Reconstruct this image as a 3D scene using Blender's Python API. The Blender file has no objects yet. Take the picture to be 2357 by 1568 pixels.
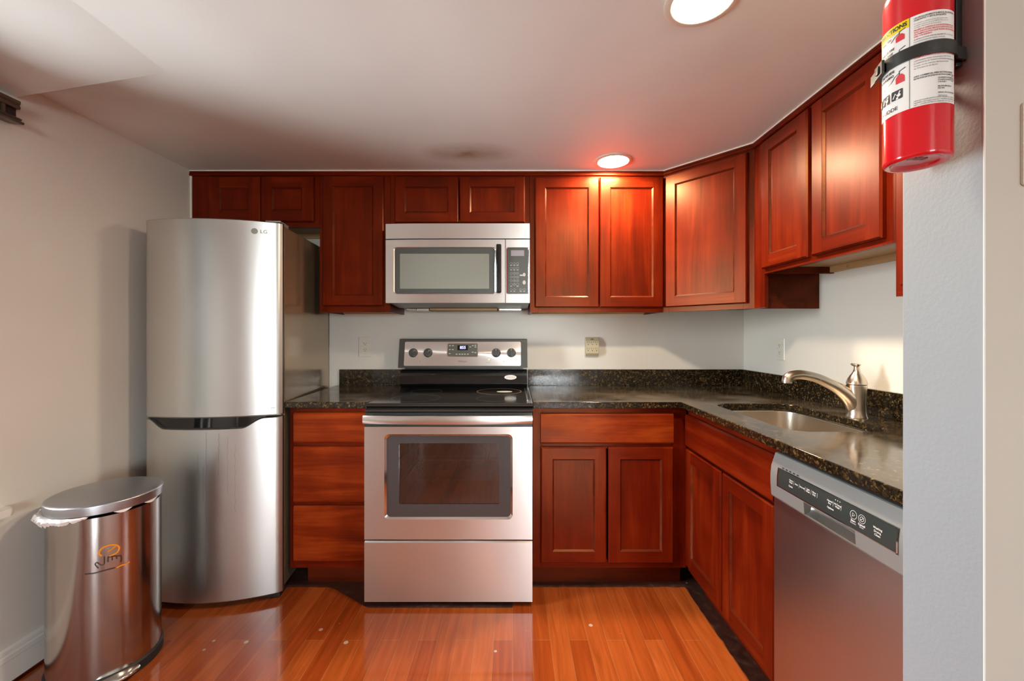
import bpy, bmesh, math, random
from mathutils import Vector, Matrix

sc = bpy.context.scene
C = sc.collection
PI = math.pi
random.seed(7)

# ------------------------------------------------------------------ camera
F_PX, W_PX, H_PX = 970.0, 2357.0, 1568.0
CAM_Z = 1.235
cam_d = bpy.data.cameras.new('camera')
cam_d.sensor_width = 36.0
cam_d.lens = 36.0 * F_PX / W_PX
cam_d.shift_x = -1.5 / W_PX
cam_d.shift_y = -15.0 / W_PX
cam_d.clip_start = 0.02
cam = bpy.data.objects.new('camera', cam_d)
cam.location = (0, 0, CAM_Z)
cam.rotation_euler = (PI / 2, 0, 0)
C.objects.link(cam)
sc.camera = cam

# ------------------------------------------------------------------ exposure
sc.view_settings.view_transform = 'Standard'
sc.view_settings.look = 'None'
sc.view_settings.gamma = 1.0
sc.view_settings.use_curve_mapping = False
sc.view_settings.exposure = 0.42
try:
    sc.cycles.use_denoising = True
    sc.cycles.max_bounces = 10
    sc.cycles.diffuse_bounces = 6
    sc.cycles.glossy_bounces = 5
    sc.cycles.sample_clamp_indirect = 6.0
    sc.cycles.caustics_reflective = False
    sc.cycles.caustics_refractive = False
except Exception:
    pass

SKY_STRENGTH = 47.0
LAMP_STRENGTH = 300.0

# ------------------------------------------------------------------ world: overcast daylight over green ground
world = bpy.data.worlds.new('daylight')
sc.world = world
world.use_nodes = True
wn = world.node_tree
for n in list(wn.nodes):
    wn.nodes.remove(n)
w_out = wn.nodes.new('ShaderNodeOutputWorld')
w_bg = wn.nodes.new('ShaderNodeBackground')
w_tc = wn.nodes.new('ShaderNodeTexCoord')
w_sep = wn.nodes.new('ShaderNodeSeparateXYZ')
w_ramp = wn.nodes.new('ShaderNodeValToRGB')
w_map = wn.nodes.new('ShaderNodeMapRange')
w_map.inputs['From Min'].default_value = -0.5
w_map.inputs['From Max'].default_value = 0.5
wn.links.new(w_tc.outputs['Generated'], w_sep.inputs[0])
wn.links.new(w_sep.outputs['Z'], w_map.inputs['Value'])
wn.links.new(w_map.outputs[0], w_ramp.inputs[0])
cr = w_ramp.color_ramp
cr.elements[0].position = 0.0
cr.elements[0].color = (0.37, 0.40, 0.40, 1)
cr.elements[1].position = 1.0
cr.elements[1].color = (0.88, 0.95, 0.98, 1)
e = cr.elements.new(0.48); e.color = (0.50, 0.54, 0.53, 1)
e = cr.elements.new(0.56); e.color = (0.90, 0.97, 1.0, 1)
wn.links.new(w_ramp.outputs[0], w_bg.inputs['Color'])
w_bg.inputs['Strength'].default_value = SKY_STRENGTH
wn.links.new(w_bg.outputs[0], w_out.inputs['Surface'])

# ------------------------------------------------------------------ room numbers
XL, XR = -1.779, 1.445           # kitchen side walls
YB = 2.634                       # kitchen back wall
ZC = 2.137                       # ceiling
YREAR, XRR = -5.2, 2.8           # rest of the room behind the camera
SX, SY0, SY1 = 0.66, 0.590, 0.715    # stub wall end face and its two sides
WIN_A = (0.86, 1.42, 0.64, 1.98)     # left wall: y0 y1 z0 z1
WIN_B = (-4.6, -3.3, 0.55, 1.98)
WIN_C = (0.45, 1.9, 0.65, 1.88)      # unseen rear-wall window, sized for fill light: x0 x1 z0 z1


def portal(name, loc, rot, sx, sy):
    d = bpy.data.lights.new(name, 'AREA')
    d.shape = 'RECTANGLE'
    d.size, d.size_y = sx, sy
    d.cycles.is_portal = True
    o = bpy.data.objects.new(name, d)
    o.location = loc
    o.rotation_euler = rot
    C.objects.link(o)


portal('window_daylight', (XL - 0.16, (WIN_A[0] + WIN_A[1]) / 2, (WIN_A[2] + WIN_A[3]) / 2), (0, -PI / 2, 0), WIN_A[3] - WIN_A[2], WIN_A[1] - WIN_A[0])
portal('window_daylight', (XL - 0.16, (WIN_B[0] + WIN_B[1]) / 2, (WIN_B[2] + WIN_B[3]) / 2), (0, -PI / 2, 0), WIN_B[3] - WIN_B[2], WIN_B[1] - WIN_B[0])
portal('window_daylight', ((WIN_C[0] + WIN_C[1]) / 2, YREAR - 0.16, (WIN_C[2] + WIN_C[3]) / 2), (PI / 2, 0, 0), WIN_C[1] - WIN_C[0], WIN_C[3] - WIN_C[2])

# ------------------------------------------------------------------ materials


def mat_new(name):
    m = bpy.data.materials.new(name)
    m.use_nodes = True
    nt = m.node_tree
    b = nt.nodes['Principled BSDF']
    return m, nt, b


def plain(name, col, rough=0.5, metal=0.0, coat=0.0, emit=None, es=0.0, spec=0.5, bump=0.0, bscale=400):
    m, nt, b = mat_new(name)
    b.inputs['Base Color'].default_value = (*col, 1)
    b.inputs['Roughness'].default_value = rough
    b.inputs['Metallic'].default_value = metal
    b.inputs['Coat Weight'].default_value = coat
    b.inputs['Coat Roughness'].default_value = 0.08
    b.inputs['Specular IOR Level'].default_value = spec
    if emit:
        b.inputs['Emission Color'].default_value = (*emit, 1)
        b.inputs['Emission Strength'].default_value = es
    tc = nt.nodes.new('ShaderNodeTexCoord')
    nz = nt.nodes.new('ShaderNodeTexNoise')
    nz.inputs['Scale'].default_value = bscale if bump else 60
    nt.links.new(tc.outputs['Object'], nz.inputs['Vector'])
    if bump:
        bp = nt.nodes.new('ShaderNodeBump')
        bp.inputs['Strength'].default_value = bump
        bp.inputs['Distance'].default_value = 0.002
        nt.links.new(nz.outputs['Fac'], bp.inputs['Height'])
        nt.links.new(bp.outputs[0], b.inputs['Normal'])
    else:
        mr = nt.nodes.new('ShaderNodeMapRange')
        mr.inputs['To Min'].default_value = max(0.0, rough - 0.03)
        mr.inputs['To Max'].default_value = rough + 0.03
        nt.links.new(nz.outputs['Fac'], mr.inputs['Value'])
        nt.links.new(mr.outputs[0], b.inputs['Roughness'])
    return m


def ramp_node(nt, stops):
    r = nt.nodes.new('ShaderNodeValToRGB')
    el = r.color_ramp.elements
    el[0].position, el[0].color = stops[0][0], (*stops[0][1], 1)
    el[1].position, el[1].color = stops[-1][0], (*stops[-1][1], 1)
    for p, c in stops[1:-1]:
        x = el.new(p)
        x.color = (*c, 1)
    return r


def obj_vec(nt, scale, rnd=True):
    tc = nt.nodes.new('ShaderNodeTexCoord')
    v = tc.outputs['Object']
    if rnd:
        oi = nt.nodes.new('ShaderNodeObjectInfo')
        ml = nt.nodes.new('ShaderNodeMath'); ml.operation = 'MULTIPLY'
        ml.inputs[1].default_value = 37.0
        nt.links.new(oi.outputs['Random'], ml.inputs[0])
        ad = nt.nodes.new('ShaderNodeVectorMath'); ad.operation = 'ADD'
        nt.links.new(v, ad.inputs[0])
        nt.links.new(ml.outputs[0], ad.inputs[1])
        v = ad.outputs[0]
    mp = nt.nodes.new('ShaderNodeMapping')
    mp.inputs['Scale'].default_value = scale
    nt.links.new(v, mp.inputs['Vector'])
    return mp.outputs[0]


def cherry(name, axis, dark=(0.060, 0.0042, 0.0010), mid=(0.115, 0.0068, 0.0012), light=(0.18, 0.017, 0.0025), dist=1.6, lo=0.36, hi=0.65):
    m, nt, b = mat_new(name)
    s1 = [9, 9, 9]; s1['xyz'.index(axis)] = 0.9
    s2 = [120, 120, 120]; s2['xyz'.index(axis)] = 4
    n1 = nt.nodes.new('ShaderNodeTexNoise'); n1.inputs['Scale'].default_value = 1.0
    n1.inputs['Detail'].default_value = 5; n1.inputs['Distortion'].default_value = dist
    n2 = nt.nodes.new('ShaderNodeTexNoise'); n2.inputs['Scale'].default_value = 1.0
    n2.inputs['Detail'].default_value = 3
    n3 = nt.nodes.new('ShaderNodeTexNoise'); n3.inputs['Scale'].default_value = 5.0; n3.inputs['Detail'].default_value = 4
    nt.links.new(obj_vec(nt, s1), n1.inputs['Vector'])
    nt.links.new(obj_vec(nt, s2), n2.inputs['Vector'])
    nt.links.new(obj_vec(nt, (1, 1, 1)), n3.inputs['Vector'])
    mx = nt.nodes.new('ShaderNodeMix'); mx.inputs[0].default_value = 0.28
    nt.links.new(n1.outputs['Fac'], mx.inputs[2]); nt.links.new(n2.outputs['Fac'], mx.inputs[3])
    mx2 = nt.nodes.new('ShaderNodeMix'); mx2.inputs[0].default_value = 0.3
    nt.links.new(mx.outputs[0], mx2.inputs[2]); nt.links.new(n3.outputs['Fac'], mx2.inputs[3])
    r = ramp_node(nt, [(lo, dark), (0.5, mid), (hi, light)])
    nt.links.new(mx2.outputs[0], r.inputs[0])
    nt.links.new(r.outputs[0], b.inputs['Base Color'])
    b.inputs['Roughness'].default_value = 0.33
    b.inputs['Specular IOR Level'].default_value = 0.34
    b.inputs['Specular Tint'].default_value = (1.0, 0.50, 0.24, 1)
    bp = nt.nodes.new('ShaderNodeBump'); bp.inputs['Strength'].default_value = 0.06; bp.inputs['Distance'].default_value = 0.001
    nt.links.new(n2.outputs['Fac'], bp.inputs['Height'])
    nt.links.new(bp.outputs[0], b.inputs['Normal'])
    return m


def steel(name, col=(0.72, 0.705, 0.685), rough=0.31, aniso=0.8, axis='Z', brush=(3, 3, 500), streak=0.025):
    m, nt, b = mat_new(name)
    b.inputs['Base Color'].default_value = (*col, 1)
    b.inputs['Metallic'].default_value = 1.0
    b.inputs['Anisotropic'].default_value = aniso
    b.inputs['Anisotropic Rotation'].default_value = 0.25
    tg = nt.nodes.new('ShaderNodeTangent'); tg.direction_type = 'RADIAL'; tg.axis = axis
    nt.links.new(tg.outputs[0], b.inputs['Tangent'])
    n2 = nt.nodes.new('ShaderNodeTexNoise'); n2.inputs['Scale'].default_value = 4.0; n2.inputs['Detail'].default_value = 2
    nt.links.new(obj_vec(nt, (1, 1, 0.5)), n2.inputs['Vector'])
    mr = nt.nodes.new('ShaderNodeMapRange')
    mr.inputs['From Min'].default_value = 0.0; mr.inputs['From Max'].default_value = 1.0
    mr.inputs['To Min'].default_value = rough - streak; mr.inputs['To Max'].default_value = rough + streak
    nt.links.new(n2.outputs['Fac'], mr.inputs['Value'])
    nt.links.new(mr.outputs[0], b.inputs['Roughness'])
    return m


def granite(name):
    m, nt, b = mat_new(name)
    v1 = nt.nodes.new('ShaderNodeTexVoronoi'); v1.inputs['Scale'].default_value = 190
    n1 = nt.nodes.new('ShaderNodeTexNoise'); n1.inputs['Scale'].default_value = 55; n1.inputs['Detail'].default_value = 6
    n2 = nt.nodes.new('ShaderNodeTexNoise'); n2.inputs['Scale'].default_value = 5; n2.inputs['Detail'].default_value = 5
    tc = nt.nodes.new('ShaderNodeTexCoord')
    for n in (v1, n1, n2):
        nt.links.new(tc.outputs['Object'], n.inputs['Vector'])
    sp = nt.nodes.new('ShaderNodeSeparateColor')
    nt.links.new(v1.outputs['Color'], sp.inputs[0])
    mx = nt.nodes.new('ShaderNodeMix'); mx.inputs[0].default_value = 0.62
    nt.links.new(sp.outputs[0], mx.inputs[2]); nt.links.new(n1.outputs['Fac'], mx.inputs[3])
    r = ramp_node(nt, [(0.30, (0.004, 0.0035, 0.003)), (0.50, (0.013, 0.009, 0.005)), (0.61, (0.035, 0.022, 0.008)),
                       (0.71, (0.11, 0.067, 0.022)), (0.80, (0.17, 0.145, 0.10))])
    nt.links.new(mx.outputs[0], r.inputs[0])
    # dust lying on the upward faces
    ge = nt.nodes.new('ShaderNodeNewGeometry')
    sz = nt.nodes.new('ShaderNodeSeparateXYZ')
    nt.links.new(ge.outputs['Normal'], sz.inputs[0])
    gt = nt.nodes.new('ShaderNodeMath'); gt.operation = 'GREATER_THAN'; gt.inputs[1].default_value = 0.8
    nt.links.new(sz.outputs['Z'], gt.inputs[0])
    mr = nt.nodes.new('ShaderNodeMapRange')
    mr.inputs['From Min'].default_value = 0.42; mr.inputs['From Max'].default_value = 0.68
    mr.inputs['To Min'].default_value = 0.03; mr.inputs['To Max'].default_value = 0.22
    nt.links.new(n2.outputs['Fac'], mr.inputs['Value'])
    mu = nt.nodes.new('ShaderNodeMath'); mu.operation = 'MULTIPLY'
    nt.links.new(mr.outputs[0], mu.inputs[0]); nt.links.new(gt.outputs[0], mu.inputs[1])
    cm = nt.nodes.new('ShaderNodeMix'); cm.data_type = 'RGBA'
    nt.links.new(mu.outputs[0], cm.inputs[0])
    nt.links.new(r.outputs[0], cm.inputs[6])
    cm.inputs[7].default_value = (0.30, 0.23, 0.16, 1)
    nt.links.new(cm.outputs[2], b.inputs['Base Color'])
    rr = nt.nodes.new('ShaderNodeMapRange')
    rr.inputs['To Min'].default_value = 0.07; rr.inputs['To Max'].default_value = 0.22
    rr.inputs['From Min'].default_value = 0.35; rr.inputs['From Max'].default_value = 0.7
    nt.links.new(n2.outputs['Fac'], rr.inputs['Value'])
    nt.links.new(rr.outputs[0], b.inputs['Roughness'])
    return m


def paint(name, col, rough=0.55, bump=0.05, stain=None):
    m, nt, b = mat_new(name)
    tc = nt.nodes.new('ShaderNodeTexCoord')
    nz = nt.nodes.new('ShaderNodeTexNoise'); nz.inputs['Scale'].default_value = 160; nz.inputs['Detail'].default_value = 3
    n2 = nt.nodes.new('ShaderNodeTexNoise'); n2.inputs['Scale'].default_value = 1.3; n2.inputs['Detail'].default_value = 3
    nt.links.new(tc.outputs['Object'], nz.inputs['Vector'])
    nt.links.new(tc.outputs['Object'], n2.inputs['Vector'])
    r = ramp_node(nt, [(0.35, tuple(c * 0.95 for c in col)), (0.65, tuple(min(1, c * 1.03) for c in col))])
    nt.links.new(n2.outputs['Fac'], r.inputs[0])
    last = r.outputs[0]
    if stain:
        for (sx, sy, srx, sry, sc_, fac) in stain:
            mp = nt.nodes.new('ShaderNodeMapping'); mp.vector_type = 'POINT'
            mp.inputs['Location'].default_value = (-sx / srx, -sy / sry, 0)
            mp.inputs['Scale'].default_value = (1 / srx, 1 / sry, 0)
            nt.links.new(tc.outputs['Object'], mp.inputs['Vector'])
            gr = nt.nodes.new('ShaderNodeTexGradient'); gr.gradient_type = 'SPHERICAL'
            n3 = nt.nodes.new('ShaderNodeTexNoise'); n3.inputs['Scale'].default_value = 9; n3.inputs['Detail'].default_value = 4
            nt.links.new(tc.outputs['Object'], n3.inputs['Vector'])
            nt.links.new(mp.outputs[0], gr.inputs[0])
            mu = nt.nodes.new('ShaderNodeMath'); mu.operation = 'MULTIPLY'
            nt.links.new(gr.outputs['Fac'], mu.inputs[0]); nt.links.new(n3.outputs['Fac'], mu.inputs[1])
            m2 = nt.nodes.new('ShaderNodeMath'); m2.operation = 'MULTIPLY'; m2.inputs[1].default_value = fac; m2.use_clamp = True
            nt.links.new(mu.outputs[0], m2.inputs[0])
            mix = nt.nodes.new('ShaderNodeMix'); mix.data_type = 'RGBA'
            nt.links.new(m2.outputs[0], mix.inputs[0]); nt.links.new(last, mix.inputs[6])
            mix.inputs[7].default_value = (*sc_, 1)
            last = mix.outputs[2]
    nt.links.new(last, b.inputs['Base Color'])
    b.inputs['Roughness'].default_value = rough
    bp = nt.nodes.new('ShaderNodeBump'); bp.inputs['Strength'].default_value = bump; bp.inputs['Distance'].default_value = 0.003
    nt.links.new(nz.outputs['Fac'], bp.inputs['Height'])
    nt.links.new(bp.outputs[0], b.inputs['Normal'])
    return m


def floor_mat():
    m, nt, b = mat_new('hardwood')
    L = nt.links.new
    tc = nt.nodes.new('ShaderNodeTexCoord')
    se = nt.nodes.new('ShaderNodeSeparateXYZ'); L(tc.outputs['Object'], se.inputs[0])
    co = nt.nodes.new('ShaderNodeCombineXYZ')
    L(se.outputs['Y'], co.inputs['X']); L(se.outputs['X'], co.inputs['Y'])
    br = nt.nodes.new('ShaderNodeTexBrick')
    br.offset = 0.37; br.offset_frequency = 2
    br.inputs['Scale'].default_value = 1.0
    br.inputs['Brick Width'].default_value = 0.85
    br.inputs['Row Height'].default_value = 0.076
    br.inputs['Mortar Size'].default_value = 0.0009
    br.inputs['Mortar Smooth'].default_value = 0.2
    br.inputs['Color1'].default_value = (0.33, 0.057, 0.010, 1)
    br.inputs['Color2'].default_value = (0.47, 0.108, 0.022, 1)
    br.inputs['Mortar'].default_value = (0.42, 0.17, 0.06, 1)
    L(co.outputs[0], br.inputs['Vector'])
    mp = nt.nodes.new('ShaderNodeMapping'); mp.inputs['Scale'].default_value = (22, 1.6, 1)
    L(tc.outputs['Object'], mp.inputs['Vector'])
    n1 = nt.nodes.new('ShaderNodeTexNoise'); n1.inputs['Scale'].default_value = 1.5; n1.inputs['Detail'].default_value = 6; n1.inputs['Distortion'].default_value = 1.2
    L(mp.outputs[0], n1.inputs['Vector'])
    g = ramp_node(nt, [(0.3, (0.74, 0.68, 0.62)), (0.7, (1.12, 1.12, 1.1))])
    L(n1.outputs['Fac'], g.inputs[0])
    mu = nt.nodes.new('ShaderNodeMix'); mu.data_type = 'RGBA'; mu.blend_type = 'MULTIPLY'; mu.inputs[0].default_value = 1.0
    L(br.outputs['Color'], mu.inputs[6]); L(g.outputs[0], mu.inputs[7])
    last = mu.outputs[2]

    def mth(op, a, bb=None, clamp=False):
        n = nt.nodes.new('ShaderNodeMath'); n.operation = op; n.use_clamp = clamp
        for i, v in enumerate((a, bb)):
            if v is None:
                continue
            if isinstance(v, (int, float)):
                n.inputs[i].default_value = v
            else:
                L(v, n.inputs[i])
        return n.outputs[0]
    X, Y = se.outputs['X'], se.outputs['Y']
    wob = nt.nodes.new('ShaderNodeTexNoise'); wob.inputs['Scale'].default_value = 14
    L(tc.outputs['Object'], wob.inputs['Vector'])
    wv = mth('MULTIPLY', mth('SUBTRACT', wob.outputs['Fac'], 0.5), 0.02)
    # darker, rougher brown boards: under the sink run, under the back run, and a rounded patch by the range
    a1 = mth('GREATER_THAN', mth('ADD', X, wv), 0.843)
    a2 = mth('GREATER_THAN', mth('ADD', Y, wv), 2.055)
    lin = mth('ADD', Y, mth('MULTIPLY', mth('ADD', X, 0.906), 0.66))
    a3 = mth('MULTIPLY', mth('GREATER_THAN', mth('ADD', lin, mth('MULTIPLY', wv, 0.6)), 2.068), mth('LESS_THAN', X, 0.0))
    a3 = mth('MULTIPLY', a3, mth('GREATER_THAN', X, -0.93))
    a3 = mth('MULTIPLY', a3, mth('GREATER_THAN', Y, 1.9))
    dark_zone = mth('MAXIMUM', mth('MAXIMUM', a1, a2), a3)
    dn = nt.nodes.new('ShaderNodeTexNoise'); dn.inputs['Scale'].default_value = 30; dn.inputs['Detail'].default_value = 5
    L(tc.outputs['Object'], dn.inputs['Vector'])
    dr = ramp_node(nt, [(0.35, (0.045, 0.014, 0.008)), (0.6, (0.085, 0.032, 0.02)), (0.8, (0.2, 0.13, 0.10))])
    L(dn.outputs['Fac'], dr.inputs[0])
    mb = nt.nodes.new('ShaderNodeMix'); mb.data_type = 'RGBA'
    L(dark_zone, mb.inputs[0]); L(last, mb.inputs[6]); L(dr.outputs[0], mb.inputs[7])
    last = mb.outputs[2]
    # paint flecks and dust
    fl = nt.nodes.new('ShaderNodeTexVoronoi'); fl.inputs['Scale'].default_value = 15; fl.inputs['Randomness'].default_value = 1.0
    L(tc.outputs['Object'], fl.inputs['Vector'])
    rs = nt.nodes.new('ShaderNodeSeparateColor'); L(fl.outputs['Color'], rs.inputs[0])
    rad = mth('MULTIPLY', mth('POWER', rs.outputs[0], 6.0), 0.16)
    fleck = mth('LESS_THAN', fl.outputs['Distance'], rad)
    mf = nt.nodes.new('ShaderNodeMix'); mf.data_type = 'RGBA'
    L(mth('MULTIPLY', fleck, 0.75), mf.inputs[0]); L(last, mf.inputs[6]); mf.inputs[7].default_value = (0.62, 0.50, 0.40, 1)
    last = mf.outputs[2]
    L(last, b.inputs['Base Color'])
    rr = nt.nodes.new('ShaderNodeMapRange')
    rr.inputs['To Min'].default_value = 0.09; rr.inputs['To Max'].default_value = 0.2
    L(dn.outputs['Fac'], rr.inputs['Value'])
    ro = mth('ADD', rr.outputs[0], mth('MULTIPLY', dark_zone, 0.35))
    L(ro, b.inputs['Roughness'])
    b.inputs['Specular IOR Level'].default_value = 0.6
    b.inputs['Coat Weight'].default_value = 0.7
    b.inputs['Coat Roughness'].default_value = 0.06
    bp = nt.nodes.new('ShaderNodeBump'); bp.inputs['Strength'].default_value = 0.15; bp.inputs['Distance'].default_value = 0.001
    L(br.outputs['Fac'], bp.inputs['Height']); bp.invert = True
    L(bp.outputs[0], b.inputs['Normal'])
    return m


def pane_mat(name, tint=(1, 1, 1), fac=0.0, dark=None):
    m = bpy.data.materials.new(name)
    m.use_nodes = True
    nt = m.node_tree
    for n in list(nt.nodes):
        nt.nodes.remove(n)
    out = nt.nodes.new('ShaderNodeOutputMaterial')
    tr = nt.nodes.new('ShaderNodeBsdfTransparent'); tr.inputs[0].default_value = (*tint, 1)
    gl = nt.nodes.new('ShaderNodeBsdfGlossy'); gl.inputs['Roughness'].default_value = 0.02
    fr = nt.nodes.new('ShaderNodeFresnel'); fr.inputs[0].default_value = 1.5
    mx = nt.nodes.new('ShaderNodeMixShader')
    ad = nt.nodes.new('ShaderNodeMath'); ad.operation = 'ADD'; ad.inputs[1].default_value = fac; ad.use_clamp = True
    nt.links.new(fr.outputs[0], ad.inputs[0])
    nt.links.new(ad.outputs[0], mx.inputs[0])
    nt.links.new(tr.outputs[0], mx.inputs[1]); nt.links.new(gl.outputs[0], mx.inputs[2])
    nt.links.new(mx.outputs[0], out.inputs['Surface'])
    return m


WALL = paint('wall_paint', (0.735, 0.705, 0.645), 0.5)
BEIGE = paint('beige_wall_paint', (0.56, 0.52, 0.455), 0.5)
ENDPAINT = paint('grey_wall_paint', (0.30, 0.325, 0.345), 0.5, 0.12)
CEIL = paint('ceiling_paint', (0.865, 0.885, 0.875), 0.42, 0.02,
             stain=[(-0.218, 2.10, 0.26, 0.13, (0.36, 0.23, 0.11), 1.6), (-1.5, 1.62, 0.35, 0.2, (0.40, 0.30, 0.24), 0.4)])
TRIMW = paint('white_trim_paint', (0.80, 0.78, 0.73), 0.3, 0.01)
CAULK = plain('white_caulk', (0.80, 0.77, 0.70), 0.5)
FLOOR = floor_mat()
CH_Z = cherry('cherry_upright_grain', 'z')
CH_X = cherry('cherry_level_grain', 'x')
CH_D = cherry('cherry_dark', 'x', (0.04, 0.005, 0.002), (0.085, 0.010, 0.003), (0.13, 0.017, 0.005))
DRAWER = cherry('cherry_drawer', 'x', (0.10, 0.008, 0.002), (0.19, 0.019, 0.003), (0.30, 0.046, 0.0065), 2.8, 0.36, 0.64)
PLY = cherry('raw_maple', 'x', (0.42, 0.24, 0.10), (0.52, 0.33, 0.16), (0.60, 0.40, 0.20))
WOODS = [CH_Z, CH_X, PLY, DRAWER, CH_D]
GRANITE = granite('dark_granite')
STEEL = steel('brushed_steel')
STEEL_F = steel('fridge_steel', (0.60, 0.61, 0.60), 0.33, 0.45)
STEEL_C = steel('bin_steel', (0.44, 0.42, 0.405), 0.17, 0.3, brush=(400, 400, 2), streak=0.02)
STEEL_L = steel('bin_lid_steel', (0.42, 0.425, 0.45), 0.33, 0.0, brush=(10, 300, 10))
STEEL_D = steel('dishwasher_steel', (0.52, 0.47, 0.46), 0.31, 0.6)
NICKEL = plain('brushed_nickel', (0.62, 0.55, 0.46), 0.26, 1.0)
SINKST = steel('sink_steel', (0.66, 0.60, 0.52), 0.31, 0.3)
CHROME = plain('chrome', (0.78, 0.77, 0.74), 0.09, 1.0)
SATIN = plain('satin_grey_plastic', (0.36, 0.37, 0.36), 0.33, 0.55)
BLACKG = plain('black_gloss', (0.008, 0.008, 0.008), 0.07)
CERAM = plain('black_ceramic_glass', (0.02, 0.018, 0.016), 0.12, coat=0.4)
BLACKP = plain('black_plastic', (0.02, 0.021, 0.02), 0.35)
GREYP = plain('charcoal_plastic', (0.05, 0.055, 0.052), 0.3)
GREYG = plain('grey_glass', (0.10, 0.105, 0.095), 0.15)
DKBROWN = plain('fridge_edge_plastic', (0.055, 0.035, 0.025), 0.35)
TAUPE = plain('fridge_side_metal', (0.42, 0.32, 0.22), 0.16, 0.75)
RUBBER = plain('black_rubber', (0.008, 0.008, 0.008), 0.6)
IVORY = plain('ivory_plastic', (0.50, 0.43, 0.28), 0.35)
IVORYD = plain('ivory_plastic_slots', (0.07, 0.05, 0.025), 0.5)
PLATE = plain('white_plastic', (0.72, 0.69, 0.60), 0.28)
SLOT = plain('outlet_slots', (0.10, 0.085, 0.05), 0.5)
RED = plain('red_enamel', (0.62, 0.004, 0.012), 0.16, coat=0.5)
REDINK = plain('red_ink', (0.62, 0.02, 0.03), 0.5)
LABELW = plain('white_label_paper', (0.80, 0.80, 0.78), 0.35)
YELLOW = plain('yellow_label_ink', (0.86, 0.66, 0.0), 0.35)
INK = plain('black_ink', (0.02, 0.02, 0.02), 0.5)
INKG = plain('grey_ink', (0.18, 0.18, 0.17), 0.5)
INKL = plain('pale_print', (0.42, 0.43, 0.40), 0.5)
LOGO = plain('badge_grey', (0.22, 0.22, 0.19), 0.35, 0.6)
STICK = plain('sticker_white', (0.66, 0.66, 0.62), 0.4)
ORANGE = plain('orange_ink', (0.75, 0.26, 0.01), 0.4)
BROWNINK = plain('brown_ink', (0.05, 0.025, 0.02), 0.4)
BAG = plain('white_bin_bag', (0.82, 0.81, 0.80), 0.35)
BRONZE = plain('dark_bronze_rail', (0.10, 0.062, 0.042), 0.35, 0.2)
BRONZEK = plain('rail_inner', (0.012, 0.007, 0.006), 0.4)
STRAP = plain('strap_plastic', (0.022, 0.024, 0.022), 0.38)
CLOCK = plain('clock_digits', (0.2, 0.2, 0.6), 0.4, emit=(0.42, 0.45, 1.0), es=1.6)
LENS = plain('lit_lens', (1, 0.9, 0.75), 0.4, emit=(1.0, 0.82, 0.59), es=LAMP_STRENGTH)
LAMPT = plain('lamp_trim_white', (0.75, 0.69, 0.60), 0.4)
RING = plain('burner_ring_print', (0.20, 0.11, 0.07), 0.3)
LCD = plain('grey_display', (0.26, 0.25, 0.29), 0.25)
CREAM = plain('cream_switch', (0.78, 0.70, 0.48), 0.35)
PANE = pane_mat('window_glass')
OVENGL = pane_mat('oven_glass', (0.42, 0.34, 0.32), 0.13)
MWGL = plain('microwave_screen', (0.20, 0.215, 0.19), 0.09, coat=0.3)
CAVITY = plain('oven_enamel', (0.09, 0.075, 0.07), 0.35)
WIRE = plain('rack_wire', (0.5, 0.48, 0.44), 0.3, 1.0)

# ------------------------------------------------------------------ mesh helpers


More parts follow.
